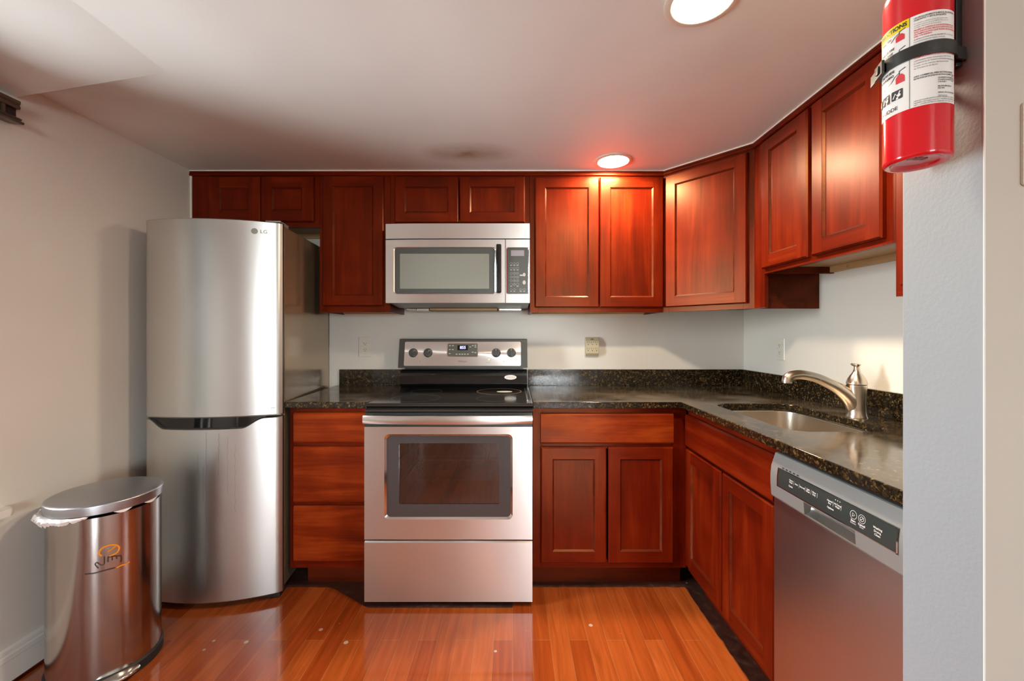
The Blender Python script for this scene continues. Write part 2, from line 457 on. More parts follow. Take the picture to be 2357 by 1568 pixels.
class B:
    """collects shapes into one bmesh; done() links it as one object"""

    def __init__(self):
        self.bm = bmesh.new()

    def _take(self, tmp, mi, M=None):
        vs = {}
        for v in tmp.verts:
            co = v.co if M is None else M @ v.co
            vs[v] = self.bm.verts.new(co)
        for f in tmp.faces:
            try:
                nf = self.bm.faces.new([vs[v] for v in f.verts])
                nf.material_index = mi
                nf.smooth = True
            except ValueError:
                pass
        tmp.free()

    def box(self, x0, x1, y0, y1, z0, z1, mi=0, bev=0.0, M=None, seg=2):
        t = bmesh.new()
        bmesh.ops.create_cube(t, size=1.0)
        for v in t.verts:
            v.co = Vector(((x0 + x1) / 2 + v.co.x * (x1 - x0), (y0 + y1) / 2 + v.co.y * (y1 - y0), (z0 + z1) / 2 + v.co.z * (z1 - z0)))
        if bev > 0:
            bmesh.ops.bevel(t, geom=list(t.edges), offset=bev, segments=seg, profile=0.5, affect='EDGES')
        bmesh.ops.recalc_face_normals(t, faces=t.faces)
        self._take(t, mi, M)
        return self

    def lathe(self, prof, mi=0, seg=40, M=None, cap0=True, cap1=True):
        t = bmesh.new()
        rings = []
        for r, z in prof:
            rings.append([t.verts.new((r * math.cos(2 * PI * k / seg), r * math.sin(2 * PI * k / seg), z)) for k in range(seg)])
        for a, b in zip(rings, rings[1:]):
            for k in range(seg):
                t.faces.new((a[k], a[(k + 1) % seg], b[(k + 1) % seg], b[k]))
        if cap0:
            t.faces.new(list(reversed(rings[0])))
        if cap1:
            t.faces.new(rings[-1])
        bmesh.ops.recalc_face_normals(t, faces=t.faces)
        self._take(t, mi, M)
        return self

    def prism(self, poly, a0, a1, axis='y', mi=0, M=None, bev=0.0):
        """poly: 2D outline; axis y -> (x,z); axis x -> (y,z); axis z -> (x,y)"""
        t = bmesh.new()

        def P(p, a):
            return {'y': (p[0], a, p[1]), 'x': (a, p[0], p[1]), 'z': (p[0], p[1], a)}[axis]
        lo = [t.verts.new(P(p, a0)) for p in poly]
        hi = [t.verts.new(P(p, a1)) for p in poly]
        n = len(poly)
        f0 = t.faces.new(lo)
        f1 = t.faces.new(list(reversed(hi)))
        for k in range(n):
            t.faces.new((lo[k], hi[k], hi[(k + 1) % n], lo[(k + 1) % n]))
        if bev > 0:
            es = list({e for f in (f0, f1) for e in f.edges})
            bmesh.ops.bevel(t, geom=es, offset=bev, segments=2, profile=0.5, affect='EDGES')
        bmesh.ops.recalc_face_normals(t, faces=t.faces)
        self._take(t, mi, M)
        return self

    def ring(self, outer, inner, a0, a1, axis='y', mi=0, M=None, inner_a=None):
        """frame between two outlines of equal count, from a0 to a1; inner edge may sit at inner_a in front"""
        t = bmesh.new()

        def P(p, a):
            return {'y': (p[0], a, p[1]), 'x': (a, p[0], p[1]), 'z': (p[0], p[1], a)}[axis]
        n = len(outer)
        ia = a0 if inner_a is None else inner_a
        o0 = [t.verts.new(P(p, a0)) for p in outer]; o1 = [t.verts.new(P(p, a1)) for p in outer]
        i0 = [t.verts.new(P(p, ia)) for p in inner]; i1 = [t.verts.new(P(p, a1)) for p in inner]
        for k in range(n):
            j = (k + 1) % n
            for q in ((o0[k], o0[j], i0[j], i0[k]), (o1[k], i1[k], i1[j], o1[j]), (o0[k], o1[k], o1[j], o0[j]), (i0[k], i0[j], i1[j], i1[k])):
                t.faces.new(q)
        bmesh.ops.recalc_face_normals(t, faces=t.faces)
        self._take(t, mi, M)
        return self

    def wedge(self, low, ztop):
        """solid between a lower quad and the level ztop"""
        lo = [self.bm.verts.new(p) for p in low]
        hi = [self.bm.verts.new((p[0], p[1], ztop)) for p in low]
        fs = [self.bm.faces.new(lo), self.bm.faces.new(list(reversed(hi)))]
        for k in range(4):
            fs.append(self.bm.faces.new((lo[k], hi[k], hi[(k + 1) % 4], lo[(k + 1) % 4])))
        bmesh.ops.recalc_face_normals(self.bm, faces=fs)
        return self

    def tube(self, pts, rad, mi=0, seg=14, closed=False, M=None, flat=None):
        t = bmesh.new()
        pts = [Vector(p) for p in pts]
        n = len(pts)
        rads = rad if isinstance(rad, (list, tuple)) else [rad] * n
        rings = []
        prev = None
        for i, p in enumerate(pts):
            if closed:
                d = pts[(i + 1) % n] - pts[i - 1]
            else:
                d = pts[min(i + 1, n - 1)] - pts[max(i - 1, 0)]
            d.normalize()
            if prev is None:
                up = Vector((0, 0, 1)) if abs(d.z) < 0.9 else Vector((1, 0, 0))
                a = d.cross(up).normalized()
            else:
                a = (prev - d * prev.dot(d)).normalized()
            prev = a
            bvec = d.cross(a).normalized()
            r = rads[i]
            fy = 1.0 if flat is None else flat
            rings.append([t.verts.new(p + a * (r * math.cos(2 * PI * k / seg)) + bvec * (r * fy * math.sin(2 * PI * k / seg))) for k in range(seg)])
        rng = range(n) if closed else range(n - 1)
        for i in rng:
            a, b = rings[i], rings[(i + 1) % n]
            for k in range(seg):
                t.faces.new((a[k], a[(k + 1) % seg], b[(k + 1) % seg], b[k]))
        if not closed:
            t.faces.new(list(reversed(rings[0]))); t.faces.new(rings[-1])
        bmesh.ops.recalc_face_normals(t, faces=t.faces)
        self._take(t, mi, M)
        return self

    def grid(self, fn, nu, nv, mi=0, M=None):
        """surface from fn(u,v) with u,v in 0..1"""
        vs = [[self.bm.verts.new((M @ Vector(fn(i / nu, j / nv))) if M else Vector(fn(i / nu, j / nv))) for j in range(nv + 1)] for i in range(nu + 1)]
        for i in range(nu):
            for j in range(nv):
                f = self.bm.faces.new((vs[i][j], vs[i + 1][j], vs[i + 1][j + 1], vs[i][j + 1]))
                f.material_index = mi
                f.smooth = True
        return self

    def text(self, s, size, fn, mi=0, align='CENTER', bold=0.0, sx=1.0, extr=0.0):
        """flat lettering; fn(u, v) places a point of the text plane in space"""
        cu = bpy.data.curves.new('tmp_text', 'FONT')
        cu.body = s
        cu.size = size
        cu.align_x = align
        cu.align_y = 'CENTER'
        cu.offset = bold
        cu.resolution_u = 3
        cu.space_line = 0.9
        o = bpy.data.objects.new('tmp_text', cu)
        C.objects.link(o)
        bpy.context.view_layer.update()
        me = o.evaluated_get(bpy.context.evaluated_depsgraph_get()).to_mesh()
        vs = [self.bm.verts.new(fn(v.co.x * sx, v.co.y)) for v in me.vertices]
        for p in me.polygons:
            try:
                f = self.bm.faces.new([vs[k] for k in p.vertices])
                f.material_index = mi
            except ValueError:
                pass
        o.to_mesh_clear()
        bpy.data.objects.remove(o)
        bpy.data.curves.remove(cu)
        return self

    def stroke(self, pts, w, fn, mi=0):
        """flat ribbon along 2D points, placed by fn(u, v)"""
        P = [Vector(p) for p in pts]
        L, R = [], []
        for i, p in enumerate(P):
            d = (P[min(i + 1, len(P) - 1)] - P[max(i - 1, 0)]).normalized()
            nrm = Vector((-d.y, d.x)) * (w / 2)
            L.append(self.bm.verts.new(fn(*(p + nrm)))); R.append(self.bm.verts.new(fn(*(p - nrm))))
        for i in range(len(P) - 1):
            f = self.bm.faces.new((R[i], R[i + 1], L[i + 1], L[i]))
            f.material_index = mi
        return self

    def poly(self, pts, fn, mi=0):
        f = self.bm.faces.new([self.bm.verts.new(fn(*p)) for p in pts])
        f.material_index = mi
        return self

    def done(self, name, mats, parent=None, loc=None, rotz=0.0, bevel=0.0, sharp=0.6, weld=False):
        if weld:
            bmesh.ops.remove_doubles(self.bm, verts=self.bm.verts, dist=1e-5)
        me = bpy.data.meshes.new(name)
        self.bm.to_mesh(me)
        self.bm.free()
        for m in (mats if isinstance(mats, (list, tuple)) else [mats]):
            me.materials.append(m)
        for p in me.polygons:
            p.use_smooth = True
        try:
            me.set_sharp_from_angle(angle=sharp)
        except Exception:
            pass
        o = bpy.data.objects.new(name, me)
        if loc:
            o.location = loc
        if rotz:
            o.rotation_euler = (0, 0, rotz)
        if parent is not None:
            o.parent = parent
        C.objects.link(o)
        if len(me.polygons) < 6000 and not name.endswith(('lettering', 'print', 'legend')):
            wn_ = o.modifiers.new('weighted_normals', 'WEIGHTED_NORMAL'); wn_.keep_sharp = True
        if bevel:
            bv = o.modifiers.new('bevel', 'BEVEL'); bv.width = bevel; bv.segments = 2; bv.limit_method = 'ANGLE'; bv.angle_limit = 0.7
        return o


def thing(name, label, cat, loc=(0, 0, 0), rotz=0.0, group=None):
    o = bpy.data.objects.new(name, None)
    o.empty_display_size = 0.1
    o.location = loc
    o.rotation_euler = (0, 0, rotz)
    o['label'] = label
    o['category'] = cat
    if group:
        o['group'] = group
    C.objects.link(o)
    return o


def tag(o, label, cat, group=None):
    o['label'] = label
    o['category'] = cat
    if group:
        o['group'] = group
    return o


def struct(o):
    o['kind'] = 'structure'
    return o


def rrect(x0, x1, z0, z1, r, n=6):
    pts = []
    for cx, cz, a0 in ((x1 - r, z1 - r, 0), (x0 + r, z1 - r, PI / 2), (x0 + r, z0 + r, PI), (x1 - r, z0 + r, 1.5 * PI)):
        for k in range(n + 1):
            a = a0 + PI / 2 * k / n
            pts.append((cx + r * math.cos(a), cz + r * math.sin(a)))
    return pts


def circle(cx, cz, rx, rz=None, n=32, a0=0.0, a1=2 * PI):
    rz = rx if rz is None else rz
    return [(cx + rx * math.cos(a0 + (a1 - a0) * k / n), cz + rz * math.sin(a0 + (a1 - a0) * k / n)) for k in range(n + (0 if abs(a1 - a0 - 2 * PI) < 1e-6 else 1))]


# ------------------------------------------------------------------ room shell
T = 0.14
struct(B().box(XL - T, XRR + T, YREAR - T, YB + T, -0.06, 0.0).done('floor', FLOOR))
struct(B().box(XL - T, XRR + T, YREAR - T, YB + T, ZC, ZC + 0.1)
       .wedge([(-1.19, 1.452, ZC + 0.0), (XL - 0.05, 1.512, 2.077), (XL - 0.05, YREAR, 2.077), (-1.19, YREAR, ZC + 0.0)], ZC + 0.02)
       .done('ceiling', CEIL, sharp=0.02))
struct(B().box(XL, XR, YB, YB + T, 0, ZC).done('wall_back', WALL))
wl = B()
ys = [YREAR - T, WIN_B[0], WIN_B[1], WIN_A[0], WIN_A[1], YB + T]
wl.box(XL - T, XL, ys[0], ys[1], 0, ZC).box(XL - T, XL, ys[2], ys[3], 0, ZC).box(XL - T, XL, ys[4], ys[5], 0, ZC)
for w in (WIN_A, WIN_B):
    wl.box(XL - T, XL, w[0], w[1], 0, w[2]).box(XL - T, XL, w[0], w[1], w[3], ZC)
struct(wl.done('wall_left', WALL))
struct(B().box(XR, XR + T, SY1 + 0.0005, YB + T, 0, ZC).done('wall_right', WALL))
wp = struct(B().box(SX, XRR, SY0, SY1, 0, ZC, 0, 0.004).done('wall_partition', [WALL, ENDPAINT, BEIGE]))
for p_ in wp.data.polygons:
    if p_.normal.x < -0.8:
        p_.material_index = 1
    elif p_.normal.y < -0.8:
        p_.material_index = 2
wr = B()
wr.box(XL - T, WIN_C[0], YREAR - T, YREAR, 0, ZC).box(WIN_C[1], XRR + T, YREAR - T, YREAR, 0, ZC)
wr.box(WIN_C[0], WIN_C[1], YREAR - T, YREAR, 0, WIN_C[2]).box(WIN_C[0], WIN_C[1], YREAR - T, YREAR, WIN_C[3], ZC)
struct(wr.done('wall_rear', WALL))
struct(B().box(XRR, XRR + T, YREAR, SY0, 0, ZC).done('wall_far_right', WALL))

struct(B().box(SX - 0.0005, SX + 0.0016, SY0 - 0.0006, SY0 + 0.0008, 0, ZC - 0.0005).done('trim_5', CAULK))
# baseboard on the left wall: flat board, two beads on top, dark gap strip under it
bb = B()
bb.prism([(XL, 0.012), (XL + 0.014, 0.012), (XL + 0.014, 0.088), (XL + 0.017, 0.092), (XL + 0.017, 0.108), (XL + 0.011, 0.112),
          (XL + 0.013, 0.117), (XL + 0.012, 0.127), (XL + 0.004, 0.133), (XL, 0.133)], YREAR, YB - 0.001, 'y', 0)
struct(bb.done('baseboard_left', [TRIMW], sharp=0.4))
struct(B().box(XL, XL + 0.018, YREAR, YB - 0.001, 0.0, 0.0125).done('trim_1', CH_D))


def window(name, frame_fn, w, h, cols, rows, sill=None):
    """frame, muntins and pane in a local frame: u 0..w, v 0..h, d depth outwards"""
    b = B()
    fr = 0.05
    for (u0, u1, v0, v1) in ((0, fr, 0, h), (w - fr, w, 0, h), (fr, w - fr, 0, fr), (fr, w - fr, h - fr, h), (fr, w - fr, h / 2 - 0.02, h / 2 + 0.02)):
        b.box(*frame_fn(u0, u1, v0, v1, 0.03, 0.09))
    for k in range(1, cols):
        u = w * k / cols
        b.box(*frame_fn(u - 0.012, u + 0.012, fr, h - fr, 0.045, 0.07))
    for k in range(1, rows):
        v = h * k / rows
        if abs(v - h / 2) > 0.05:
            b.box(*frame_fn(fr, w - fr, v - 0.012, v + 0.012, 0.045, 0.07))
    o = struct(b.done(name, TRIMW))
    p = B().box(*frame_fn(fr, w - fr, fr, h - fr, 0.055, 0.059)).done('pane', PANE, o)
    return o


def left_frame(w):
    return lambda u0, u1, v0, v1, d0, d1: (XL - d1, XL - d0, w[0] + u0, w[0] + u1, w[2] + v0, w[2] + v1)


wa = window('window_1', left_frame(WIN_A), WIN_A[1] - WIN_A[0], WIN_A[3] - WIN_A[2], 2, 4)
sill = B().prism(rrect(XL - 0.03, XL + 0.045, 0.2, 1.475, 0.02), 0.606, 0.632, 'z', 0, None, 0.006)
sill.done('window_sill', TRIMW, wa)
window('window_2', left_frame(WIN_B), WIN_B[1] - WIN_B[0], WIN_B[3] - WIN_B[2], 3, 4)
window('window_3', lambda u0, u1, v0, v1, d0, d1: (WIN_C[0] + u0, WIN_C[0] + u1, YREAR - d1, YREAR - d0, WIN_C[2] + v0, WIN_C[2] + v1),
       WIN_C[1] - WIN_C[0], WIN_C[3] - WIN_C[2], 4, 4)

# dark headrail of the blind over the left window
hr = thing('blind_headrail', 'dark bronze window blind headrail high on the left wall at the picture edge', 'blind', (XL, 0, 0))
y0h, y1h = 0.25, 1.482
B().box(0.0, 0.034, y0h, y1h, 1.984, 2.040, 0, 0.002).done('channel', BRONZEK, hr)
B().prism([(0.0, 2.027), (0.045, 2.024), (0.047, 2.031), (0.043, 2.040), (0.047, 2.043), (0.047, 2.053), (0.0, 2.055)], y0h, y1h + 0.002, 'y').done('top_rail', BRONZE, hr, sharp=0.4)
B().prism([(0.0, 1.979), (0.055, 1.971), (0.058, 1.978), (0.046, 1.985), (0.05, 1.990), (0.040, 1.996), (0.0, 1.996)], y0h, y1h + 0.004, 'y').done('bottom_rail', BRONZE, hr, sharp=0.4)
for yy in (1.44, 1.12, 0.80, 0.48):
    B().box(0.03, 0.042, yy - 0.004, yy + 0.004, 1.993, 2.028, 0, 0.001).done('clip', BRONZE, hr)

# ------------------------------------------------------------------ cabinets
DT = 0.019


def door_mesh(b, x0, x1, z0, z1, sw=0.056, y=0.0, t=DT):
    """frame-and-panel door standing on the plane y, front at y - t"""
    f = y - t
    c = 0.0055
    b.ring([(x0, z0), (x1, z0), (x1, z1), (x0, z1)], [(x0 + c, z0 + c), (x1 - c, z0 + c), (x1 - c, z1 - c), (x0 + c, z1 - c)], f + 0.006, y, 'y', 0, None, f)
    b.box(x0 + c, x0 + sw, f, y, z0 + c, z1 - c, 0)
    b.box(x1 - sw, x1 - c, f, y, z0 + c, z1 - c, 0)
    b.box(x0 + sw, x1 - sw, f + 0.0004, y, z1 - sw, z1 - c, 1)
    b.box(x0 + sw, x1 - sw, f + 0.0004, y, z0 + c, z0 + sw, 1)
    b.box(x0 + sw - 0.004, x1 - sw + 0.004, f + 0.009, y - 0.002, z0 + sw - 0.004, z1 - sw + 0.004, 0)
    o = [(x0 + sw, z0 + sw), (x1 - sw, z0 + sw), (x1 - sw, z1 - sw), (x0 + sw, z1 - sw)]
    g = 0.0075
    i = [(x0 + sw + g, z0 + sw + g), (x1 - sw - g, z0 + sw + g), (x1 - sw - g, z1 - sw - g), (x0 + sw + g, z1 - sw - g)]
    b.ring(o, i, f + 0.0015, f + 0.0105, 'y', 4, None, f + 0.0085)
    return b


def drawer_mesh(b, x0, x1, z0, z1, y=0.0, t=DT, mi=3):
    f = y - t
    e = 0.0075
    b.prism([(y, z0), (y, z1), (f + 0.006, z1), (f, z1 - e), (f, z0 + e), (f + 0.006, z0)], x0, x1, 'x', mi, None, 0.0)
    return b


def face_frame(b, w, h, stiles, rails, t=0.019):
    """stiles: (x0,x1); rails: (x0,x1,z0,z1)"""
    for s in stiles:
        b.box(s[0], s[1], 0, t, 0, h, 0, 0.0008)
    for r in rails:
        b.box(r[0], r[1], 0.0002, t, r[2], r[3], 1, 0.0008)
    return b


def upper_cabinet(label, loc, rotz, w, h, dep, doors, stl, str_, left_gap=0.0, rail_top=0.035, rail_bot=0.034, mid=None):
    """wall cabinet: local x along the front, y into the wall, z up"""
    r = thing('wall_cabinet', label, 'cabinet', loc, rotz, 'cherry wall cabinets')
    c = B()
    p = 0.016
    c.box(0, p, 0.0195, dep, 0, h, 4)
    c.box(w - p, w, 0.0195, dep, 0, h, 4)
    c.box(p, w - p, 0.0195, dep, h - p, h, 4)
    c.box(p, w - p, 0.0195, dep, 0.03, 0.03 + p, 2)
    c.box(p, w - p, dep - 0.006, dep, 0.03 + p, h - p, 4)
    c.box(p, w - p, dep - 0.019, dep, 0.004, 0.03, 2)
    c.done('carcass', WOODS, r)
    st = [(0, stl), (w - str_, w)]
    if mid:
        st.append(mid)
    face_frame(B(), w, h, st, [(stl, w - str_, h - rail_top, h), (stl, w - str_, 0, rail_bot)]).done('face_frame', WOODS, r)
    for d in doors:
        door_mesh(B(), d[0], d[1], d[2], d[3], d[4] if len(d) > 4 else 0.056).done('door', WOODS, r)
    return r


ZU0, ZU1 = 1.355, 2.117     # tall uppers bottom / top
YF = 2.329                  # frame plane of the back uppers
DEP = YB - YF - 0.002

# over the fridge
x0 = XL + 0.004
w_ = -1.067 - x0
fz = 1.824
upper_cabinet('low cherry wall cabinet above the refrigerator with two small square-panelled doors', (x0, YF, fz), 0, w_, ZU1 - fz, DEP,
              [(-1.672 - x0, -1.387 - x0, 1.852 - fz, 2.101 - fz, 0.062), (-1.383 - x0, -1.094 - x0, 1.852 - fz, 2.101 - fz, 0.062)], 0.12, 0.045)
# narrow tall one
x0 = -1.0655
upper_cabinet('narrow full-height cherry wall cabinet between refrigerator and microwave, single door', (x0, YF, ZU0), 0, -0.676 - x0, ZU1 - ZU0, DEP,
              [(0.022, -0.709 - x0, 1.389 - ZU0, 2.104 - ZU0)], 0.045, 0.045)
# over the microwave
x0 = -0.6745
upper_cabinet('low cherry wall cabinet directly above the microwave, two wide short doors', (x0, YF, fz), 0, 0.094 - x0, ZU1 - fz, DEP,
              [(-0.649 - x0, -0.2965 - x0, 1.846 - fz, 2.100 - fz), (-0.291 - x0, 0.067 - x0, 1.846 - fz, 2.100 - fz)], 0.045, 0.045)
# two-door right of the microwave
x0 = 0.0955
upper_cabinet('full-height two-door cherry wall cabinet right of the microwave, lit from above', (x0, YF, ZU0), 0, 0.833 - x0, ZU1 - ZU0, DEP,
              [(0.122 - x0, 0.474 - x0, 1.381 - ZU0, 2.096 - ZU0), (0.479 - x0, 0.828 - x0, 1.381 - ZU0, 2.096 - ZU0)], 0.045, 0.03)
# diagonal corner
PA, PB = Vector((0.8345, YF)), Vector((1.140, 1.985))
dv = PB - PA
dl = dv.length
ang = math.atan2(dv.y, dv.x)
r = thing('corner_wall_cabinet', 'diagonal cherry corner wall cabinet with one full-height angled door', 'cabinet', (PA.x, PA.y, ZU0), ang, 'cherry wall cabinets')
inv = Matrix.Rotation(-ang, 4, 'Z') @ Matrix.Translation((-PA.x, -PA.y, 0))
hU = ZU1 - ZU0
pl = [inv @ Vector((x, y, 0)) for x, y in ((0.8465, 2.3375), (1.1445, 2.0025), (1.147, 1.985), (XR - 0.002, 1.985), (XR - 0.002, YB - 0.002), (0.8345, YB - 0.002), (0.8345, 2.343))]
B().prism([(p.x, p.y) for p in pl], 0.03, hU, 'z', 4).done('carcass', WOODS, r)
sk = B()
sidep = [inv @ Vector((x, y, 0)) for x, y in ((1.147, 1.985), (XR - 0.002, 1.985), (XR - 0.002, 2.001), (1.147, 2.001))]
sk.prism([(p.x, p.y) for p in sidep], 0, 0.0305, 'z', 4)
sk.done('side_skirt', WOODS, r)
face_frame(B(), dl, hU, [(0.0, 0.03), (dl - 0.05, dl)], [(0.03, dl - 0.05, hU - 0.035, hU), (0.03, dl - 0.05, 0, 0.034)], 0.016).done('face_frame', WOODS, r)
door_mesh(B(), 0.018, dl - 0.028, 1.381 - ZU0, 2.098 - ZU0).done('door', WOODS, r)
# above the sink (faces -x)
zs = 1.507
r = upper_cabinet('cherry wall cabinet above the sink on the right wall, two doors', (1.14, 1.908, zs), -PI / 2, 1.908 - 1.254, ZU1 - zs, XR - 1.14 - 0.002,
                  [(0.004, 0.300, 1.528 - zs, 2.098 - zs), (0.323, 0.624, 1.528 - zs, 2.098 - zs)], 0.03, 0.045)
for px in (0.12, 0.40, 0.43):
    B().lathe([(0.0045, 0), (0.0045, 0.003), (0.002, 0.005)], 0, 12, Matrix.Translation((px, XR - 1.14 - 0.0215, 0.017)) @ Matrix.Rotation(PI / 2, 4, 'X')).done('screw', [CHROME], r)
# filler between the corner cabinet and the sink cabinet, hanging to the full height
fb = B().box(1.14, 1.158, 1.9085, 1.9843, ZU0, ZU1, 0, 0.001)
tag(fb.done('filler_strip', [CH_Z]), 'narrow upright cherry filler strip right of the diagonal corner cabinet', 'filler strip')
# next full-height cabinet, mostly behind the partition
upper_cabinet('full-height cherry wall cabinet mostly hidden behind the grey partition end', (1.14, 1.2535, ZU0 - 0.009), -PI / 2, 1.2535 - 0.725, ZU1 - ZU0 + 0.009, XR - 1.14 - 0.002,
              [(0.03, 0.27, 0.028, 0.74), (0.275, 0.51, 0.028, 0.74)], 0.03, 0.03)

# moulding strip along the cabinet tops and the caulk line above it
path = [(XL, YF), (0.8345, YF), (1.14, 1.985), (1.14, 0.72)]


def off_path(p, d):
    """offset polyline to the room side (left of travel is the wall side -> subtract)"""
    out = []
    for i, q in enumerate(p):
        q = Vector(q)
        ns = []
        if i > 0:
            t = (q - Vector(p[i - 1])).normalized(); ns.append(Vector((t.y, -t.x)))
        if i < len(p) - 1:
            t = (Vector(p[i + 1]) - q).normalized(); ns.append(Vector((t.y, -t.x)))
        nn = sum(ns, Vector((0, 0)))
        nn = nn / (nn.length_squared / len(ns)) if len(ns) == 2 else nn
        out.append(q + nn * d)
    return out


def strip(b, prof, mi=0):
    cols = [off_path(path, d) for d, z in prof]
    for k in range(len(prof) - 1):
        for i in range(len(path) - 1):
            vs = [b.bm.verts.new((*cols[k][i], prof[k][1])), b.bm.verts.new((*cols[k][i + 1], prof[k][1])),
                  b.bm.verts.new((*cols[k + 1][i + 1], prof[k + 1][1])), b.bm.verts.new((*cols[k + 1][i], prof[k + 1][1]))]
            f = b.bm.faces.new(vs); f.material_index = mi
    bmesh.ops.remove_doubles(b.bm, verts=b.bm.verts, dist=1e-5)
    bmesh.ops.recalc_face_normals(b.bm, faces=b.bm.faces)
    return b


struct(strip(B(), [(-0.01, ZU1 + 0.0003), (0.002, ZU1 - 0.010), (0.009, ZU1 - 0.010), (0.013, ZU1 - 0.006), (0.013, ZU1 + 0.001), (0.007, ZU1 + 0.0035), (0.010, ZU1 + 0.006), (0.010, ZC - 0.006), (-0.01, ZC - 0.006), (-0.01, ZU1 + 0.0003)]).done('trim_2', [CH_X], sharp=0.4))
struct(strip(B(), [(0.001, ZC - 0.0058), (0.0115, ZC - 0.0058), (0.013, ZC - 0.0005), (0.001, ZC - 0.0005), (0.001, ZC - 0.0058)]).done('trim_3', [CAULK]))
struct(B().box(XL + 0.0003, XL + 0.009, YF - 0.006, YF - 0.0005, 1.72, ZC - 0.006).done('trim_4', [CAULK]))

# base cabinets
ZB0, ZB1 = 0.112, 0.884
YBF = 2.024


def base_cabinet(label, loc, rotz, w, dep, doors, drawers, stl, str_, rails, dead=0.0, toe0=0.0):
    r = thing('base_cabinet', label, 'cabinet', loc, rotz, 'cherry base cabinets')
    h = ZB1 - 0.0005
    c = B()
    c.box(0, 0.016, 0.0195, dep, ZB0, h - 0.001, 4).box(w - 0.016, w, 0.0195, dep, ZB0, h - 0.001, 4)
    c.box(0.016, w - 0.016, 0.0195, dep, ZB0, ZB0 + 0.016, 4).box(0.016, w - 0.016, dep - 0.006, dep, ZB0 + 0.016, h - 0.001, 4)
    c.done('carcass', WOODS, r)
    B().box(toe0, w, 0.076, 0.092, 0, ZB0, 4).done('toe_kick', WOODS, r)
    b = B()
    b.box(0, stl, 0, 0.019, ZB0, h, 0, 0.0008)
    b.box(w - str_, w, 0, 0.019, ZB0, h, 0, 0.0008)
    for z0, z1 in rails:
        b.box(stl, w - str_, 0.0002, 0.019, z0, z1, 1, 0.0008)
    b.done('face_frame', WOODS, r)
    for d in drawers:
        drawer_mesh(B(), *d).done('drawer', WOODS, r, sharp=0.3)
    for d in doors:
        door_mesh(B(), *d).done('door', WOODS, r)
    return r


x0 = -1.068
base_cabinet('three-drawer cherry base cabinet between refrigerator and range', (x0, YBF, 0), 0, 0.378, YB - YBF - 0.002, [],
             [(0.025, 0.372, 0.716, 0.860), (0.025, 0.372, 0.431, 0.698), (0.025, 0.372, 0.149, 0.4155)], 0.03, 0.03,
             [(0.85, 0.8835), (0.69, 0.72), (0.405, 0.44), (ZB0, 0.16)], toe0=0.048)
x0 = 0.098
base_cabinet('cherry base cabinet right of the range with one drawer over two doors', (x0, YBF, 0), 0, 0.8345 - x0, YB - YBF - 0.002,
             [(0.134 - x0, 0.4475 - x0, 0.142, 0.695), (0.456 - x0, 0.767 - x0, 0.142, 0.695)],
             [(0.134 - x0, 0.766 - x0, 0.712, 0.857)], 0.045, 0.075, [(0.845, 0.8835), (0.685, 0.722), (ZB0, 0.152)])
# sink base on the right run (faces -x)
yb = 2.0045
base_cabinet('cherry sink base cabinet under the sink with wide blank front and two doors', (0.835, yb, 0), -PI / 2, yb - 1.317, XR - 0.835 - 0.002,
             [(yb - 1.993, yb - 1.658, 0.142, 0.695), (yb - 1.646, yb - 1.319, 0.142, 0.695)],
             [(yb - 1.993, yb - 1.321, 0.704, 0.855, 0.0, DT, 1)], 0.03, 0.02, [(0.845, 0.8835), (0.685, 0.722), (ZB0, 0.152)])  # blank front takes the darker wood: shade on this run put into its colour
bpy.context.view_layer.update()

# ------------------------------------------------------------------ worktops


def slab(outer, hole, z0, z1):
    b = B()
    t = bmesh.new()
    loops = [outer] + ([hole] if hole else [])
    es = []
    for lp in loops:
        vs = [t.verts.new((x, y, z1)) for x, y in lp]
        for i in range(len(vs)):
            es.append(t.edges.new((vs[i], vs[(i + 1) % len(vs)])))
    bmesh.ops.triangle_fill(t, use_beauty=True, use_dissolve=False, edges=es)
    g = bmesh.ops.extrude_face_region(t, geom=list(t.faces))
    for v in g['geom']:
        if isinstance(v, bmesh.types.BMVert):
            v.co.z = z0
    bmesh.ops.recalc_face_normals(t, faces=t.faces)
    b._take(t, 0)
    return b


WZ0, WZ1 = 0.8845, 0.914
YE = 1.986
L_ = thing('worktop', 'short dark granite worktop between refrigerator and range', 'worktop', group='granite worktops')
slab([(-1.075, YE), (-0.679, YE), (-0.679, YB - 0.001), (-1.100, YB - 0.001)], None, WZ0, WZ1).done('slab', [GRANITE], L_, bevel=0.003)
B().box(-1.076, -0.679, YB - 0.021, YB - 0.001, WZ1 + 0.0003, 1.015, 0, 0.0015).done('backsplash', [GRANITE], L_)
R_ = thing('worktop', 'L-shaped dark granite worktop right of the range with the sink cutout', 'worktop', group='granite worktops')
slab([(0.096, YE), (0.7965, YE), (0.7965, YB - 0.001), (0.096, YB - 0.001)], None, WZ0, WZ1).done('slab', [GRANITE], R_, bevel=0.002)
SKX0, SKX1, SKY0, SKY1 = 0.918, 1.272, 1.385, 1.945
hole = rrect(SKX0, SKX1, SKY0, SKY1, 0.075, 8)
slab([(0.7975, SY1 + 0.001), (XR - 0.001, SY1 + 0.001), (XR - 0.001, YB - 0.001), (0.7975, YB - 0.001)], hole, WZ0, WZ1).done('slab', [GRANITE], R_, bevel=0.003)
B().box(0.096, XR - 0.022, YB - 0.021, YB - 0.001, WZ1 + 0.0003, 1.015, 0, 0.0015).done('backsplash', [GRANITE], R_)
B().box(XR - 0.021, XR - 0.001, SY1 + 0.001, YB - 0.001, WZ1 + 0.0003, 1.015, 0, 0.0015).done('backsplash', [GRANITE], R_)

